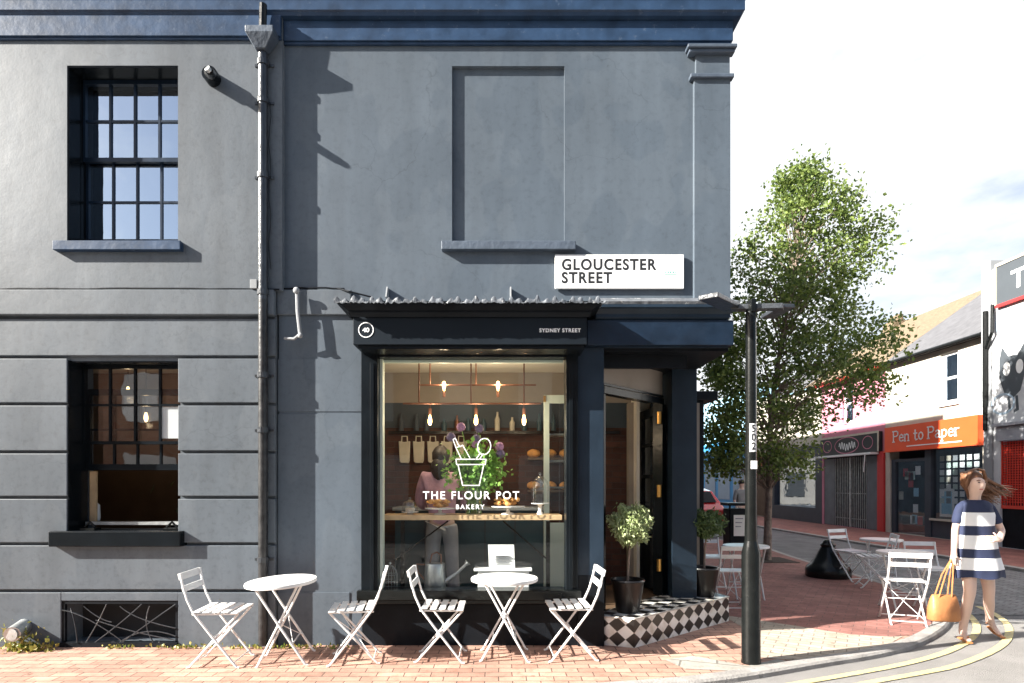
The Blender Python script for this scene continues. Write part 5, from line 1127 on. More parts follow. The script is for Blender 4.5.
# shopfront: door + window
q = MB(); q.box(FX + .05, FX + .2, yb2 + .22, SY(928), 0, .55); q.box(FX + .02, FX + .18, SY(930), SY(924), 0, 2.55); q.box(FX + .05, FX + .18, SY(924), ya - .22, 2.25, 2.33); q.box(FX + .05, FX + .18, SY(900) + .3, ya - .22, 0, 2.249)
q.box(FX + .05, FX + .16, yb2 + .22, yb2 + .3, .551, 2.55); q.build('shop_frame', M['shopdark'], A)
q = MB(); q.box(FX + .1, FX + .105, yb2 + .3, SY(930), .551, 2.55); q.box(FX + .1, FX + .105, SY(924), SY(900) + .3, 0.02, 2.25); q.build('glass', M['sashglass'], A)
q = MB(); q.box(FX + 1.2, FX + 1.3, yb2 + .1, ya - .1, 0, 3.2); q.box(FX + .31, FX + 1.2, yb2 + .1, yb2 + .15, 0, 3.2); q.box(FX + .31, FX + 1.2, ya - .15, ya - .1, 0, 3.2); q.build('shop_interior', M['shopdark'], A)
q = MB(); q.box(FX - .03, FX + .04, yb2 + .22, SY(930), .5, .56); q.build('window_sill', M['cream'], A)
for r_ in range(7):
    for c_ in range(6):
        if random.random() < .06: continue
        yy = SY(934) - c_ * .25 - .05; z_ = 2.35 - r_ * .2
        q = MB(); q.box(FX + .13, FX + .134, yy - .17, yy, z_ - .15, z_); o = q.build('greeting_card', M[random.choice(['paper', 'paper', 'canvas', 'greypier', 'palegreen', 'paper'])])
        tag(o, 'small picture card in the rows pinned in the stationery shop window', 'card', 'cards displayed in the stationery shop window')
pics = [(.95, .8, 'paleblue', 'large blue print at the lower left of the stationery window'), (2.1, .55, 'cream', 'cream print low in the stationery window'), (2.7, .6, 'teal', 'dark teal print at the right of the stationery window')]
for u_, hh, mm, lb in pics:
    q = MB(); yy = SY(931) - u_ + .8; q.box(FX + .14, FX + .15, yy - .55, yy, .62, .62 + hh); q.box(FX + .136, FX + .139, yy - .47, yy - .08, .70, .54 + hh, mi=1); tag(q.build('framed_print', [M['paper'], M[mm]]), lb, 'print')
rr_ = random.Random(3)
for k in range(12):
    yy = SY(922) + .3 + rr_.random() * 1.0; z_ = rr_.uniform(.3, 1.9); q = MB(); q.box(FX + .12, FX + .124, yy - .22, yy, z_, z_ + .26)
    tag(q.build('door_notice', M[rr_.choice(['paper', 'palegreen', 'paleblue', 'red', 'cream', 'paper'])]), 'coloured notice or card displayed behind the stationery shop door', 'notice', 'notices behind the stationery shop door')
# upper sash
q = MB(); y0, y1, z0, z1 = uwn; q.box(FX + .06, FX + .12, y0, y0 + .09, z0, z1); q.box(FX + .06, FX + .12, y1 - .09, y1, z0, z1); q.box(FX + .06, FX + .12, y0 + .09, y1 - .09, z0, z0 + .09); q.box(FX + .06, FX + .12, y0 + .09, y1 - .09, z1 - .08, z1); q.box(FX + .05, FX + .11, y0 + .09, y1 - .09, 4.47, 4.54)
fw = q.build('window', M['white'], A); q = MB(); q.box(FX + .09, FX + .094, y0 + .09, y1 - .09, z0 + .09, z1 - .08); q.build('pane', M['skyglass'], fw)
q = MB(); q.box(FX + .32, FX + .36, y0 - .1, y1 + .1, z0 - .1, z1 + .05); q.build('room_back', M['darkroom'], A)
q = MB(); q.box(FX - .06, FX + .05, y0 - .05, y1 + .05, z0 - .07, z0 - .001); q.build('window_sill', M['white'], fw)
# pink shop
yc = SY(821.5)
B = thing('pink_shop', 'pink rendered shop with closed grey lattice shutters and a black circular-logo board', 'building', (FX, 21.3, 0))
pw = (SY(852.5), SY(842), SZ_(422, 847), SZ_(385, 847))
q = MB(); sidewall(q, FX + .02, FX + .3, ya + .01, yc, 0, 5.35, [(ya + .35, yc - .15, .001, 3.0), pw]); q.build('wall', M['pink'], B)
q = MB(); q.box(FX - .06, FX + .019, ya + .01, ya + .34, 0, 2.62); q.build('pilaster', M['red'], B)
q = MB(); q.box(FX + .1, FX + .13, pw[0] - .02, pw[1] + .02, pw[2] - .03, pw[2] + .05); q.box(FX + .1, FX + .13, pw[0], pw[0] + .07, pw[2] + .05, pw[3]); q.box(FX + .1, FX + .13, pw[1] - .07, pw[1], pw[2] + .05, pw[3]); zz = (pw[2] + pw[3]) / 2; q.box(FX + .1, FX + .13, pw[0] + .07, pw[1] - .07, zz - .03, zz + .03); q.box(FX + .1, FX + .13, pw[0] + .07, pw[1] - .07, pw[3] - .06, pw[3]); fw = q.build('window', M['white'], B)
q = MB(); q.box(FX + .11, FX + .114, pw[0], pw[1], pw[2], pw[3]); q.build('pane', M['skyglass'], fw)
q = MB(); q.add([(FX - .15, ya + .01, 5.4), (FX - .15, 24.6, 5.4), (16., 24.6, 8.0), (16., ya + .01, 8.0), (19.5, 24.6, 5.4), (19.5, ya + .01, 5.4)], [(0, 1, 2, 3), (3, 2, 4, 5)]); q.build('roof', M['mossroof'], B)
q = MB(); q.tube([(FX - .2, ya, 5.34), (FX - .2, yc, 5.34)], .08, 8); q.build('gutter', M['red'], B)
q = MB(); q.box(15.5, 16.1, 23.6, 24.3, 7.2, 8.0); 
for k in range(3): q.lathe([(.12, 0), (.1, .25)], (15.8, 23.7 + k * .22, 8.0), 10)
q.build('chimney', M['mossroof'], B)
s0, s1 = ya + .15, SY(823.5); z0, z1 = 2.62, 3.28
q = MB(); q.box(FX - .12, FX - .001, s0, s1, z0, z1); sg = q.build('name_board', M['ink'], B)
q = MB(); q.box(FX - .14, FX - .121, s0, s1, z1 - .05, z1 + .02); q.box(FX - .14, FX - .121, s0, s0 + .06, z0, z1 - .05); q.build('board_trim', M['canvas'], sg)
q = MB()
def ringS(mb, yc_, zc_, ry, rz_, x, w_):
    for k in range(28):
        a, b = 2 * math.pi * k / 28, 2 * math.pi * (k + 1) / 28
        pts = [(yc_ + (ry + s) * math.cos(t), zc_ + (rz_ + s) * math.sin(t)) for t, s in ((a, 0), (b, 0), (b, w_), (a, w_))]
        mb.prism(pts, x - .006, x, lambda u, v, w2: (w2, u, v))
ym = (s0 + s1) / 2
ringS(q, ym + .05, 2.93, .72, .27, FX - .122, .03); ringS(q, ya + .75, 2.95, .27, .2, FX - .122, .025); ringS(q, s1 - .5, 2.95, .27, .2, FX - .122, .025); q.build('ring_logo', M['pink'], sg)
q = MB(); rq = random.Random(5)
pts = []
for k in range(34): pts.append((ym + .5 - k * .03, 2.9 + .13 * math.sin(k * 1.25) + .04 * math.sin(k * .3)))
for a, b in zip(pts[:-1], pts[1:]):
    q.tube([(FX - .127, a[0], a[1]), (FX - .127, b[0], b[1])], .012, 4)
q.build('script_flourish', M['signwhite'], sg)
q = MB(); q.box(FX - .35, FX - .02, s0 + .1, s1 + .05, 2.53, 2.6); q.tube([(FX - .33, s0 + .4, 2.55), (FX - .36, s0 + .42, 1.95)], .02, 6); q.build('awning_rail', M['white'], B)
gz = 2.5
q = MB(); q.box(FX + .14, FX + .16, ya + .35, yc - .15, .0, gz + .5); q.build('shop_glazing', M['darkroom'], B)
q = MB()
yy = ya + .4
for a_, b_ in ((ya + .36, SY(866)), (SY(834), yc - .16)):
    q = MB(); q.box(FX + .03, FX + .08, a_, b_, .02, gz); q.build('shutter_panel', M['greygrille'], B)
q = MB(); yy = SY(866) + .05
while yy < SY(834):
    q.box(FX + .04, FX + .06, yy, yy + .025, .02, gz); yy += .11
q.box(FX + .035, FX + .065, SY(849) - .03, SY(849) + .03, .02, gz); q.box(FX + .062, FX + .07, SY(866), SY(834), 1.2, 1.23); q.box(FX + .062, FX + .07, SY(866), SY(834), .3, .33)
q.build('lattice_gate', M['zinc'], B)
# navy shop further
yd = SY(770)
Cc = thing('navy_shop', 'dark navy shop with cream upper wall glimpsed behind the tree', 'building', (FX, 25, 0))
q = MB(); sidewall(q, FX + .02, FX + .3, yc + .01, yd, 0, 3.1, [(yc + .5, yd - .4, .6, 2.6)]); q.build('shopfront', M['shopdark'], Cc)
q = MB(); q.box(FX + .15, FX + .2, yc + .5, yd - .4, .6, 2.6); q.build('window', M['skyglass'], Cc)
q = MB(); q.box(FX + .4, FX + .45, yc + .5, yd - .4, .6, 2.6); q.build('window_back', M['darkroom'], Cc)
q = MB(); sidewall(q, FX + .01, FX + .3, yc + .01, yd, 3.101, 5.4, [(24.2, 25., 3.7, 5.0), (26, 26.8, 3.7, 5.0)]); q.build('wall', M['cream'], Cc)
q = MB(); q.box(FX + .15, FX + .2, yc + .1, yd - .1, 3.2, 5.3); q.build('window', M['sashglass'], Cc)
q = MB(); q.add([(FX - .15, yc + .01, 5.4), (FX - .15, yd, 5.4), (15.5, yd, 7.6), (15.5, yc + .01, 7.6), (19., yd, 5.4), (19., yc + .01, 5.4)], [(0, 1, 2, 3), (3, 2, 4, 5)]); q.build('roof', M['slate'], Cc)
# brown-shuttered shop and blue shop
ye = SY(750)
Dd = thing('shuttered_shop', 'narrow shop with a brown roller shutter and an orange strip sign behind the tree trunk', 'building', (FX, 28.9, 0))
q = MB(); q.box(FX, FX + 7, yd + .01, ye, 0, 5.6); q.build('wall', M['cream'], Dd)
q = MB()
yy = yd + .2
while yy < ye - .2: q.box(FX - .03, FX - .001, yy, yy + .09, .05, 2.3); yy += .12
q.build('shutter', M['woodwall'], Dd)
q = MB(); q.box(FX - .15, FX - .001, yd + .1, ye - .05, 2.4, 2.9); q.build('sign', M['orange'], Dd)
Ee = thing('blue_shop', 'bright blue painted shop far down the street', 'building', (FX, 34, 0))
yf_ = SY(690)
q = MB(); q.box(FX, FX + 7, ye + .01, yf_, 0, 3.9); q.build('shopfront', M['blueshop'], Ee)
q = MB(); q.box(FX, FX + 7, ye + .01, yf_, 3.91, 6.4); q.build('wall', M['paleblue'], Ee)
q = MB()
for k in range(4): q.box(FX - .03, FX - .001, ye + .4 + k * 2.2, ye + 2.1 + k * 2.2, .7, 2.7)
q.build('window', M['murpale'], Ee)
q = MB(); q.box(FX - .1, FX - .001, ye + .2, ye + .5, 0, 2.4); q.build('door', M['cream'], Ee)
Ff = thing('end_terrace', 'pale terrace closing the far end of the street', 'building', (4, 46, 0))
q = MB(); q.box(-6, FX + 7, 46, 52, 0, 7); q.build('wall', M['beige'], Ff)
q = MB()
for k in range(8): q.box(-5 + k * 2.3, -4 + k * 2.3, 45.97, 45.999, 3.6, 5.2); q.box(-5 + k * 2.3, -3.6 + k * 2.3, 45.97, 45.999, .6, 2.4)
q.build('window', M['darkroom'], Ff)
# white building at the right with sign and mural
Gg = thing('white_mural_building', 'white building at the right edge with a black cat mural and dark name board', 'building', (FX - .2, 12, 0))
GX0 = FX - .2
q = MB(); sidewall(q, GX0, GX0 + .3, 6.5, 15.0, 0, 6.9, [(9.5, 14.75, .001, 2.95)]); q.box(GX0 + .31, FX + 7, 14.8, 15.3, 0, 6.9); q.box(GX0 + .31, FX + 7, 6.5, 6.8, 0, 6.9); q.build('wall', M['muralwall'], Gg)
q = MB(); q.box(GX0 - .02, FX + 7, 15.01, 15.31, 3.5, 7.15); q.box(GX0 - .05, FX + .2, 14.95, 15.2, 0, 3.49); q.build('pier', M['greypier'], Gg)
q = MB(); q.tube([(GX0 - .07, 15.12, 5.9), (GX0 - .07, 15.12, 2.9)], .055, 8); q.tube([(GX0 - .07, 14.9, 6.0), (GX0 - .12, 14.85, 5.3), (GX0 - .07, 15.1, 4.95)], .04, 8); q.build('downpipe', M['steelblack'], Gg)
def GYp(px): return GX0 * F / (px - CX)
q = MB(); q.box(GX0 - .08, GX0 - .001, 9, GYp(1000), 5.95, 6.88); nb = q.build('name_board', M['signgrey'], Gg)
q = MB(); q.box(GX0 - .1, GX0 - .001, 9, GYp(999), 5.88, 5.949); q.build('board_trim', M['red'], nb)
q = MB(); q.box(GX0 - .1, GX0 - .001, 9, GYp(999), 6.881, 6.95); q.box(GX0 - .1, GX0 - .001, GYp(1000), GYp(998.5), 5.95, 6.88); q.build('board_trim', M['cream'], nb)
text('lettering', 'Th', .62, M['signwhite'], (GX0 - .085, GYp(1014.5), 6.2), ROT_S, nb, 'LEFT', .012, 1.1)
# cat mural (painted flat on the wall)
q = MB(); cy, cz_ = GYp(1009), Z(376, GYp(1009))
body = [(-.38, .55), (-.30, .95), (-.12, .62), (.14, .6), (.34, .95), (.36, .5), (.34, .0), (.22, -.5), (.0, -.72), (-.22, -.55), (-.38, 0.0)]
q.prism([(cy - u * 1.0 - .1, cz_ + v * .78) for u, v in body], GX0 - .004, GX0 - .001, lambda u, v, w2: (w2, u, v))
for u in (-.1, .12): q.prism([(cy - u - .06, cz_ - .5), (cy - u - .13, cz_ - .5), (cy - u - .16, cz_ - .85), (cy - u - .02, cz_ - .9), (cy - u - .02, cz_ - .84), (cy - u - .08, cz_ - .8)], GX0 - .004, GX0 - .001, lambda a, v, w2: (w2, a, v))
mu = q.build('mural', M['signgrey'], Gg)
q = MB()
for u in (-.16, .2): q.prism([(cy - u - .1 + .1 * math.cos(t), cz_ + .18 + .17 * math.sin(t)) for t in [2 * math.pi * k / 16 for k in range(16)]], GX0 - .008, GX0 - .0045, lambda a, v, w2: (w2, a, v))
q.build('mural_eye', M['signwhite'], mu)
for k, (a, b, r_) in enumerate(((1018, 318, .6), (1003, 404, .3))):
    q = MB()
    yy = GYp(a); ringS(q, yy, Z(b, yy), r_, r_ * .7, GX0 - .0015, .05)
    q.build('mural_swirl', M['murpale'], Gg)
q = MB(); q.box(GX0 - .12, GX0 - .001, 9.5, 14.75, 2.6, 2.94); q.box(GX0 - .2, GX0 - .001, 9.5, 14.8, 2.95, 3.02); q.build('shop_cornice', M['greycloth'], Gg)
q = MB(); q.box(GX0 + .05, GX0 + .1, 9.5, 14.75, 0, .95); q.build('shop_riser', M['blackmatt'], Gg)
q = MB(); q.box(GX0 + .15, GX0 + .2, 9.5, 14.75, .95, 2.6); q.build('shop_glazing', M['darkroom'], Gg)
q = MB(); q.box(GX0 + .02, GX0 + .06, 9.6, GYp(998.5), .951, 1.03); q.box(GX0 + .02, GX0 + .06, GYp(999) - .06, GYp(999) + .0, 1.031, 2.6)
yy = 9.7
while yy < GYp(1000): q.box(GX0 + .03, GX0 + .045, yy, yy + .018, 1.03, 2.59); yy += .075
zz = 1.1
while zz < 2.58: q.box(GX0 + .046, GX0 + .06, 9.6, GYp(1000), zz, zz + .03); zz += .06
q.build('red_grille', M['redgrille'], Gg)
# neighbours behind the bakery on this side of the street (throw the street's shade)
q = MB(); q.box(-12, 2.0, 13.4, 40, 0, 9.65); nb_ = thing('terrace_row', 'tall terrace continuing behind the bakery along the side street', 'building', (-5, 13.4, 0)); q.build('wall', M['stucco'], nb_)
# terrace opposite, behind the camera: it is what the lower panes mirror
Op = thing('opposite_terrace', 'brick terrace across the road, mirrored in the lower window panes', 'building', (0, -8, 0))
q = MB(); q.box(-30, 9, -14, -8, -.1, 6.2); q.build('wall', M['terrace'], Op)
q = MB()
for k in range(14): q.box(-28 + k * 2.6, -26.9 + k * 2.6, -7.999, -7.95, 3.6, 5.2); q.box(-28 + k * 2.6, -26.4 + k * 2.6, -7.999, -7.95, .7, 2.5)
q.build('window', M['signwhite'], Op)
# ------------------------------------------------ red car, bin, far pedestrian
car = thing('parked_car', 'red hatchback parked down the side street behind the planter', 'car', (6.1, 20.2, -.05))
cxx, cyy, cz0 = 6.1, 20.2, -.05
prof = [(-1.95, .25), (-1.98, .55), (-1.85, .82), (-1.55, 1.0), (-1.15, 1.38), (-.6, 1.46), (.25, 1.43), (.95, 1.02), (1.75, .88), (1.98, .6), (1.95, .25)]
q = MB(); n = len(prof); lay = [(-.82, 1), (-.78, 1.0), (.78, 1.0), (.82, 1)]
vs = []
for sx_, k_ in ((-.70, 1), (.70, 1)):
    pass
def carw(z): return .82 if z < .9 else .82 - (z - .9) * .38
vs = [(cxx - carw(z), cyy + y, cz0 + z) for y, z in prof] + [(cxx + carw(z), cyy + y, cz0 + z) for y, z in prof]
q.add(vs, [tuple(range(n))[::-1], tuple(range(n, 2 * n))] + [(i, (i + 1) % n, n + (i + 1) % n, n + i) for i in range(n)]); q.build('body', M['carred'], car, bevel=.05)
q = MB(); q.add([(cxx - .62, cyy - 1.57, cz0 + 1.03), (cxx + .62, cyy - 1.57, cz0 + 1.03), (cxx + .56, cyy - 1.19, cz0 + 1.36), (cxx - .56, cyy - 1.19, cz0 + 1.36)], [(0, 1, 2, 3)]); q.build('rear_window', M['darkroom'], car)
for sx_ in (-1, 1):
    q = MB(); q.box(cxx + sx_ * .6 - .12, cxx + sx_ * .6 + .12, cyy - 2.0, cyy - 1.93, cz0 + .6, cz0 + .8); q.build('tail_light', M['red'], car)
    for yy in (-1.25, 1.25):
        q = MB(); q.tube([(cxx + sx_ * .68, cyy + yy, cz0 + .3), (cxx + sx_ * .86, cyy + yy, cz0 + .3)], .3, 20); wl = q.build('wheel', M['tyre'], car, True)
        q = MB(); q.tube([(cxx + sx_ * .861, cyy + yy, cz0 + .3), (cxx + sx_ * .88, cyy + yy, cz0 + .3)], .19, 16); q.build('rim', M['zinc'], wl)
bn = thing('litter_bin', 'black square litter bin with a white notice on its front, beyond the lamp post', 'bin', (X(737, 14.8), 14.8, 0))
x0_, x1_ = X(728.5, 14.6), X(749, 14.6)
q = MB(); q.box(x0_ + .03, x1_ - .03, 14.6, 15.05, .0, .95); q.build('body', M['blackmatt'], bn, bevel=.02)
q = MB(); q.box(x0_ - .02, x1_ + .02, 14.56, 15.1, 1.02, 1.09); q.box(x0_ + .03, x0_ + .07, 14.62, 14.66, .95, 1.02); q.box(x1_ - .07, x1_ - .03, 14.62, 14.66, .95, 1.02); q.build('lid', M['blackmatt'], bn, bevel=.01)
q = MB(); q.box(X(734, 14.58), X(746, 14.58), 14.585, 14.598, Z(536, 14.6), Z(515, 14.6)); nn_ = q.build('notice', M['paper'], bn)
q = MB()
for k in range(3): q.box(X(735.5, 14.58), X(743 - k, 14.58), 14.578, 14.584, Z(519 + k * 4, 14.6), Z(518 + k * 4, 14.6))
q.build('print', M['greycloth'], nn_)
def person_generic(x, y, z0, h, lab, mtop, mleg, mhair, heading):
    t = thing('person', lab, 'person', (x, y, z0)); k = h / 1.7
    ca, sa = math.cos(heading), math.sin(heading)
    def v(a, b, c_, r, r2=None): a *= k; b *= k; return (x + a * ca - b * sa, y + a * sa + b * ca, z0 + c_ * k, r * k, (r2 or r) * k)
    V = [v(0, 0, .93, .14, .1), v(0, 0, 1.1, .12, .09), v(0, 0, 1.3, .16, .1), v(0, 0, 1.42, .07), v(0, 0, 1.5, .05), v(0, -.01, 1.58, .08), v(0, -.01, 1.65, .07),
         v(-.18, 0, 1.38, .05), v(-.23, .03, 1.12, .04), v(-.22, -.08, .88, .032), v(-.22, -.1, .8, .03), v(.18, 0, 1.38, .05), v(.23, .03, 1.12, .04), v(.22, -.08, .88, .032), v(.22, -.1, .8, .03),
         v(-.09, 0, .85, .085), v(-.1, -.1, .48, .06), v(-.1, -.02, .08, .04), v(-.1, -.15, .03, .035), v(.09, 0, .85, .085), v(.1, .05, .48, .06), v(.1, .2, .1, .04), v(.1, .08, .03, .035)]
    E = [(0, 1), (1, 2), (2, 3), (3, 4), (4, 5), (5, 6), (2, 7), (7, 8), (8, 9), (9, 10), (2, 11), (11, 12), (12, 13), (13, 14), (0, 15), (15, 16), (16, 17), (17, 18), (0, 19), (19, 20), (20, 21), (21, 22)]
    skin('body', V, E, M['skin'], t)
    T = [v(0, 0, .9, .165, .12), v(0, 0, 1.1, .15, .11), v(0, 0, 1.3, .175, .115), v(0, 0, 1.4, .09), v(-.18, 0, 1.38, .065), v(-.235, .03, 1.1, .055), v(.18, 0, 1.38, .065), v(.235, .03, 1.1, .055)]
    skin('shirt', T, [(0, 1), (1, 2), (2, 3), (2, 4), (4, 5), (2, 6), (6, 7)], mtop, t)
    T = [v(0, 0, .92, .14, .11), v(-.09, 0, .82, .095), v(-.1, -.1, .48, .075), v(-.1, -.02, .12, .065), v(.09, 0, .82, .095), v(.1, .05, .48, .075), v(.1, .2, .14, .065)]
    skin('trousers', T, [(0, 1), (1, 2), (2, 3), (0, 4), (4, 5), (5, 6)], mleg, t)
    q = MB(); q.ball((x, y + .01, z0 + 1.63 * k), .09 * k, .1 * k, .09 * k, 12, 8, jit=.03); q.build('hair', mhair, t, 'all')
person_generic(X(741.5, 17.6), 17.6, -.05, 1.72, 'distant pedestrian in a light grey shirt walking by the litter bin', M['greypier'], M['greycloth'], M['darkhair'], .3)
# ------------------------------------------------ walking woman
wx, wy, wz = 4.87, 6.15, -.038
wo = thing('person', 'woman in a navy and white striped short dress walking past with wind-blown brown hair', 'person', (wx, wy, wz))
def wv(x, y, z, r, r2=None): return (wx + x, wy + y, wz + z, r, r2 or r)
V = [wv(0, 0, .93, .135, .1),            #0 pelvis
     wv(0, 0, 1.08, .115, .085), wv(0, 0, 1.27, .13, .09), wv(0, .0, 1.385, .07, .055), wv(-.005, -.005, 1.45, .042),   #1-4
     wv(-.02, -.03, 1.525, .058, .072), wv(-.022, -.03, 1.59, .082, .098), wv(-.018, -.02, 1.66, .072, .09),   #5-7 head
     # image-left arm hanging, holds the bag
     wv(-.148, 0, 1.36, .042), wv(-.205, .0, 1.12, .034), wv(-.255, -.05, .90, .026), wv(-.265, -.055, .85, .022, .03),   #8-11
     # image-right arm bent, hand on belly
     wv(.148, 0, 1.36, .042), wv(.255, -.02, 1.11, .035), wv(.12, -.16, 1.03, .028), wv(.06, -.185, 1.04, .018, .03),   #12-15
     wv(-.085, 0, .86, .085), wv(-.12, -.09, .50, .055), wv(-.13, -.075, .42, .05), wv(-.13, -.05, .32, .054), wv(-.155, -.03, .09, .03), wv(-.185, -.13, .035, .03, .02), wv(-.2, -.185, .025, .026, .014),  #16-22
     wv(.085, 0, .86, .085), wv(.16, .02, .50, .055), wv(.18, .05, .42, .05), wv(.215, .09, .33, .052), wv(.29, .17, .15, .03), wv(.30, .10, .06, .03, .02), wv(.29, .04, .03, .026, .016), wv(-.145, -.0, .05, .027), wv(.305, .2, .12, .026),  #23-31
     wv(-.024, -.128, 1.575, .012)]  #32 nose
E = [(0, 1), (1, 2), (2, 3), (3, 4), (4, 5), (5, 6), (6, 7), (2, 8), (8, 9), (9, 10), (10, 11), (2, 12), (12, 13), (13, 14), (14, 15), (0, 16), (16, 17), (17, 18), (18, 19), (19, 20), (20, 21), (21, 22), (0, 23), (23, 24), (24, 25), (25, 26), (26, 27), (27, 28), (28, 29), (20, 30), (27, 31), (6, 32)]
def fingers(hand, base, dirs, lens, cur):
    for k, (d, l_) in enumerate(zip(dirs, lens)):
        b = Vector(base[k]); d = Vector(d).normalized(); i0 = len(V)
        V.append((*b, .0085)); V.append((*(b + d * l_ * .5), .0078)); dd2 = (d + Vector(cur)).normalized(); V.append((*(b + d * l_ * .5 + dd2 * l_ * .5), .006))
        E.extend([(hand, i0), (i0, i0 + 1), (i0 + 1, i0 + 2)])
hb = Vector((wx - .265, wy - .055, wz + .85))
fingers(11, [hb + Vector((-.005 + .0 * k, -.03 + .019 * k, -.03)) for k in range(4)] + [hb + Vector((.012, -.035, -.0))], [(0.02, 0, -1)] * 4 + [(.3, -.5, -.8)], [.07, .078, .074, .058, .05], (.9, 0, .3))
hb2 = Vector((wx + .06, wy - .185, wz + 1.04))
fingers(15, [hb2 + Vector((-.03, 0, .03 - .019 * k)) for k in range(4)] + [hb2 + Vector((0, -.01, .03))], [(-1, .05, -.05)] * 4 + [(-.6, -.1, .7)], [.07, .078, .074, .058, .05], (0, .5, 0))
skin('body', V, E, M['skin'], wo)
# face details
q = MB()
for s in (-1, 1): q.ball((wx - .022 + s * .032, wy - .118, wz + 1.605), .011, .007, .006, 8, 6)
q.build('eyes', M['ink'], wo)
q = MB()
for s in (-1, 1): q.tube([(wx - .022 + s * .018, wy - .117, wz + 1.622), (wx - .022 + s * .034, wy - .116, wz + 1.627), (wx - .022 + s * .05, wy - .108, wz + 1.62)], .004, 5)
q.build('eyebrows', M['hair'], wo)
q = MB(); q.ball((wx - .024, wy - .108, wz + 1.535), .022, .01, .007, 8, 6); q.build('mouth', mat('lips', (.45, .15, .13), .5), wo)
# dress: lofted rings with coloured bands
rings = [(1.425, .085, .065, 0, 0), (1.41, .13, .075, 0, 0), (1.375, .165, .095, 0, 0), (1.32, .168, .112, 0, 0), (1.27, .18, .12, 0, 0), (1.20, .185, .118, 0, 0), (1.17, .185, .118, 0, 0), (1.10, .187, .118, 0, 0), (1.07, .19, .12, 0, 0), (1.0, .2, .13, 0, 0), (.93, .213, .138, 0, 0), (.89, .222, .142, .0, 0), (.84, .232, .15, .005, 0), (.78, .245, .158, .01, 0), (.72, .258, .168, .015, .01), (.66, .27, .175, .02, .02), (.64, .272, .178, .02, .02)]
band = lambda z: 0 if z > 1.30 else 1 if z > 1.165 else 0 if z > 1.068 else 1 if z > .932 else 0 if z > .842 else 1 if z > .722 else 0
rings2 = []
zs_ = sorted({1.30, 1.165, 1.068, .932, .842, .722} | {r_[0] for r_ in rings}, reverse=True)
def interp(z):
    for a, b in zip(rings[:-1], rings[1:]):
        if b[0] <= z <= a[0]:
            t = (a[0] - z) / max(1e-6, a[0] - b[0]); return tuple(a[i] + (b[i] - a[i]) * t for i in range(5))
    return rings[-1]
NN = 56; q = MB(); vs = []
for z in zs_:
    _, rx, ry, ox, oy = interp(z); fold = max(0, (1.0 - z)) * .09
    for k in range(NN):
        a = 2 * math.pi * k / NN; f_ = 1 + fold * math.sin(a * 5 + .6 + z * 2) + fold * .5 * math.sin(a * 9) + .018 * math.sin(a * 3 + z * 22) + .012 * math.sin(a * 7 - z * 31)
        vs.append((wx + ox + rx * f_ * math.cos(a), wy + oy + ry * f_ * math.sin(a), wz + z + (.01 * math.sin(a * 5) if z < .7 else 0)))
q.v = vs
for i in range(len(zs_) - 1):
    m_ = band((zs_[i] + zs_[i + 1]) / 2)
    for k in range(NN): q.f.append((i * NN + k, (i + 1) * NN + k, (i + 1) * NN + (k + 1) % NN, i * NN + (k + 1) % NN)); q.mi.append(m_)
q.build('dress', [M['navycloth'], M['whitecloth']], wo, 'all')
sv = [wv(-.09, 0, 1.375, .045), wv(-.148, 0, 1.36, .05), wv(-.18, 0, 1.25, .049), wv(-.197, 0, 1.16, .049)]
skin('sleeve', sv, [(0, 1), (1, 2), (2, 3)], M['navycloth'], wo)
sv = [wv(.09, 0, 1.375, .045), wv(.148, 0, 1.36, .05), wv(.205, -.01, 1.23, .049), wv(.235, -.015, 1.17, .049)]
skin('sleeve', sv, [(0, 1), (1, 2), (2, 3)], M['navycloth'], wo)
q = MB(); q.ball((wx - .012, wy + .03, wz + 1.635), .098, .095, .1, 18, 14)
hr = random.Random(11)
for k in range(120):      # blown back to the side
    a = hr.uniform(-.15, 2.9); s0_ = Vector((wx - .012 + .088 * math.cos(a), wy + .03 + .07 * math.sin(a), wz + 1.64 + hr.uniform(-.06, .07)))
    ln = hr.uniform(.10, .34); dz_ = hr.uniform(-.2, -.06)
    p1 = s0_ + Vector((.05, .02, -.04)); p2 = s0_ + Vector((.06 + ln * .5, .03 + hr.uniform(-.05, .05), -.07 + dz_ * .5 + hr.uniform(-.03, .03))); p3 = s0_ + Vector((.05 + ln, .02 + hr.uniform(-.08, .08), dz_ - .06 + hr.uniform(-.05, .05)))
    q.tube([s0_, p1, p2, p3], [.016, .019, .011, .002], 6)
for k in range(18):       # framing the face on both sides from a centre parting
    sd_ = -1 if k % 2 else 1; o_ = hr.uniform(-.01, .012)
    q.tube([(wx - .02 + sd_ * .005, wy - .045 + o_, wz + 1.742), (wx - .02 + sd_ * .06, wy - .055 + o_, wz + 1.725), (wx - .02 + sd_ * .094, wy - .045 + o_, wz + 1.65), (wx - .02 + sd_ * .098 + hr.uniform(0, .02), wy - .01 + o_, wz + 1.55 + hr.uniform(-.05, .02))], [.010, .013, .014, .004], 6)
q.build('hair', M['hair'], wo, 'all')
q = MB()
q.tube([(wx - .155, wy - .0, wz + .014), (wx - .185, wy - .12, wz + .012), (wx - .205, wy - .2, wz + .012)], [.03, .036, .026], 10, squash=.35)
q.tube([(wx - .2, wy - .12, wz + .03), (wx - .185, wy - .15, wz + .062), (wx - .16, wy - .12, wz + .03)], .008, 6)
q.build('sandal', M['tan'], wo, True)
q = MB(); q.tube([(wx + .305, wy + .2, wz + .08), (wx + .3, wy + .1, wz + .035), (wx + .29, wy + .0, wz + .012)], [.03, .036, .026], 10, squash=.35)
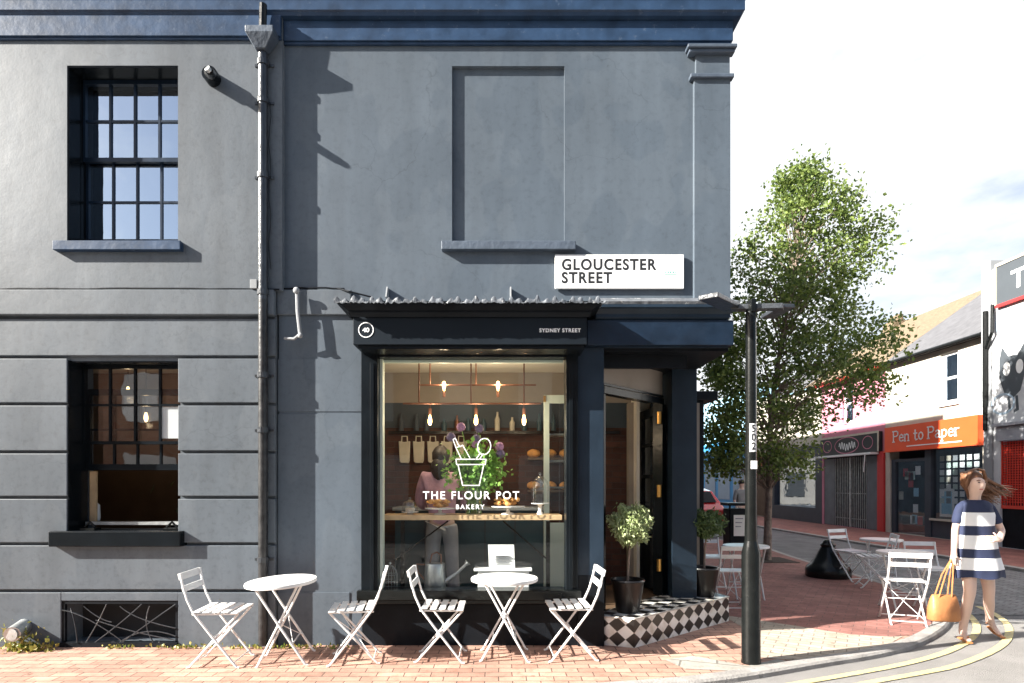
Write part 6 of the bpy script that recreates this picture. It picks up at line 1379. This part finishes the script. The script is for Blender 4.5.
for zz in (.12, .17, .22): q.tube([(wx + .29 + .034 * math.cos(t), wy + .17 + .034 * math.sin(t), wz + zz) for t in [6.283 * k / 10 for k in range(11)]], .004, 5)
q.build('sandal', M['tan'], wo, True)
# handbag
bgx, bgy, bgz = wx - .30, wy - .05, wz + .20
hbg = thing('handbag', 'tan leather handbag with long straps held by the walking woman', 'handbag', (bgx, bgy, bgz))
q = MB(); 
vs = []
for z, hx_, hy_ in ((0, .135, .065), (.015, .148, .078), (.12, .146, .075), (.21, .132, .05), (.25, .122, .03), (.265, .118, .014)):
    for k in range(20):
        a = 2 * math.pi * k / 20; ca, sa = math.cos(a), math.sin(a)
        vs.append((bgx - .06 + hx_ * math.copysign(abs(ca) ** .5, ca), bgy + hy_ * math.copysign(abs(sa) ** .6, sa), bgz + z))
q.add(vs, [(i * 20 + k, i * 20 + (k + 1) % 20, (i + 1) * 20 + (k + 1) % 20, (i + 1) * 20 + k) for i in range(5) for k in range(20)] + [tuple(range(20))[::-1], tuple(100 + k for k in range(20))]); q.build('body', M['tan'], hbg, 'all')
for s in (-1, 1):
    q = MB(); q.tube([(bgx - .13, bgy + s * .03, bgz + .24), (bgx - .06, bgy + s * .025, bgz + .46), (bgx + .02, bgy, bgz + .625), (bgx + .04, bgy, bgz + .625), (bgx + .02, bgy + s * .02, bgz + .46), (bgx - .0, bgy + s * .03, bgz + .24)], .0075, 6); q.build('strap', M['tan'], hbg, True)
# ================================================================== LIGHT, SKY, CAMERA
sc = bpy.context.scene
sd = Vector((3.0, 1.0, -1.75)).normalized()
sun = bpy.data.lights.new('sun', 'SUN'); sun.energy = 5.0; sun.angle = R(.5); sun.color = (1, .95, .87)
so = bpy.data.objects.new('sun', sun); C.objects.link(so); so.rotation_euler = sd.to_track_quat('-Z', 'Y').to_euler(); so.location = (-10, -5, 12)
to_sun = -sd
el = math.asin(to_sun.z); az = math.atan2(to_sun.x, to_sun.y)
wd_ = bpy.data.worlds.new('World'); sc.world = wd_; wd_.use_nodes = True; nt = wd_.node_tree
bg = nt.nodes['Background']; sky = nt.nodes.new('ShaderNodeTexSky'); sky.sky_type = 'NISHITA'; sky.sun_disc = False
sky.sun_elevation = el; sky.sun_rotation = az; sky.dust_density = 2.5; sky.air_density = 1.0; sky.ozone_density = 1.5
tc = nt.nodes.new('ShaderNodeTexCoord'); mp = nt.nodes.new('ShaderNodeMapping'); mp.inputs['Scale'].default_value = (1, 1, 2.4)
cn = nt.nodes.new('ShaderNodeTexNoise'); cn.inputs['Scale'].default_value = 2.6; cn.inputs['Detail'].default_value = 9; cn.inputs['Roughness'].default_value = .55
cr = nt.nodes.new('ShaderNodeValToRGB'); cr.color_ramp.elements[0].position = .40; cr.color_ramp.elements[1].position = .64
mx = nt.nodes.new('ShaderNodeMix'); mx.data_type = 'RGBA'; mx.inputs[7].default_value = (7.2, 7.4, 7.6, 1)
nt.links.new(tc.outputs['Generated'], mp.inputs[0]); nt.links.new(mp.outputs[0], cn.inputs['Vector']); sy_ = nt.nodes.new('ShaderNodeSeparateXYZ'); nt.links.new(tc.outputs['Generated'], sy_.inputs[0])
ma_ = nt.nodes.new('ShaderNodeMath'); ma_.operation = 'MULTIPLY_ADD'; ma_.inputs[1].default_value = .24; nt.links.new(sy_.outputs['Y'], ma_.inputs[0]); nt.links.new(cn.outputs['Fac'], ma_.inputs[2]); nt.links.new(ma_.outputs[0], cr.inputs['Fac'])
mm_ = nt.nodes.new('ShaderNodeMath'); mm_.operation = 'MULTIPLY'; mm_.inputs[1].default_value = .93
nt.links.new(cr.outputs[0], mm_.inputs[0]); nt.links.new(mm_.outputs[0], mx.inputs[0]); nt.links.new(sky.outputs[0], mx.inputs[6]); nt.links.new(mx.outputs[2], bg.inputs[0])
bg.inputs[1].default_value = .045
cam = bpy.data.cameras.new('camera'); co = bpy.data.objects.new('camera', cam); C.objects.link(co); sc.camera = co
co.location = (0, 0, EYE); co.rotation_euler = (R(90), 0, 0)
cam.sensor_width = 36; cam.lens = 36 * F / 1024; cam.shift_x = 12 / 1024; cam.shift_y = (HY - 341.5) / 1024; cam.clip_end = 1000; cam.clip_start = .05
sc.view_settings.view_transform = 'Standard'; sc.view_settings.look = 'None'; sc.view_settings.gamma = 1; sc.view_settings.exposure = 2.0
sc.render.resolution_x = 1024; sc.render.resolution_y = 683
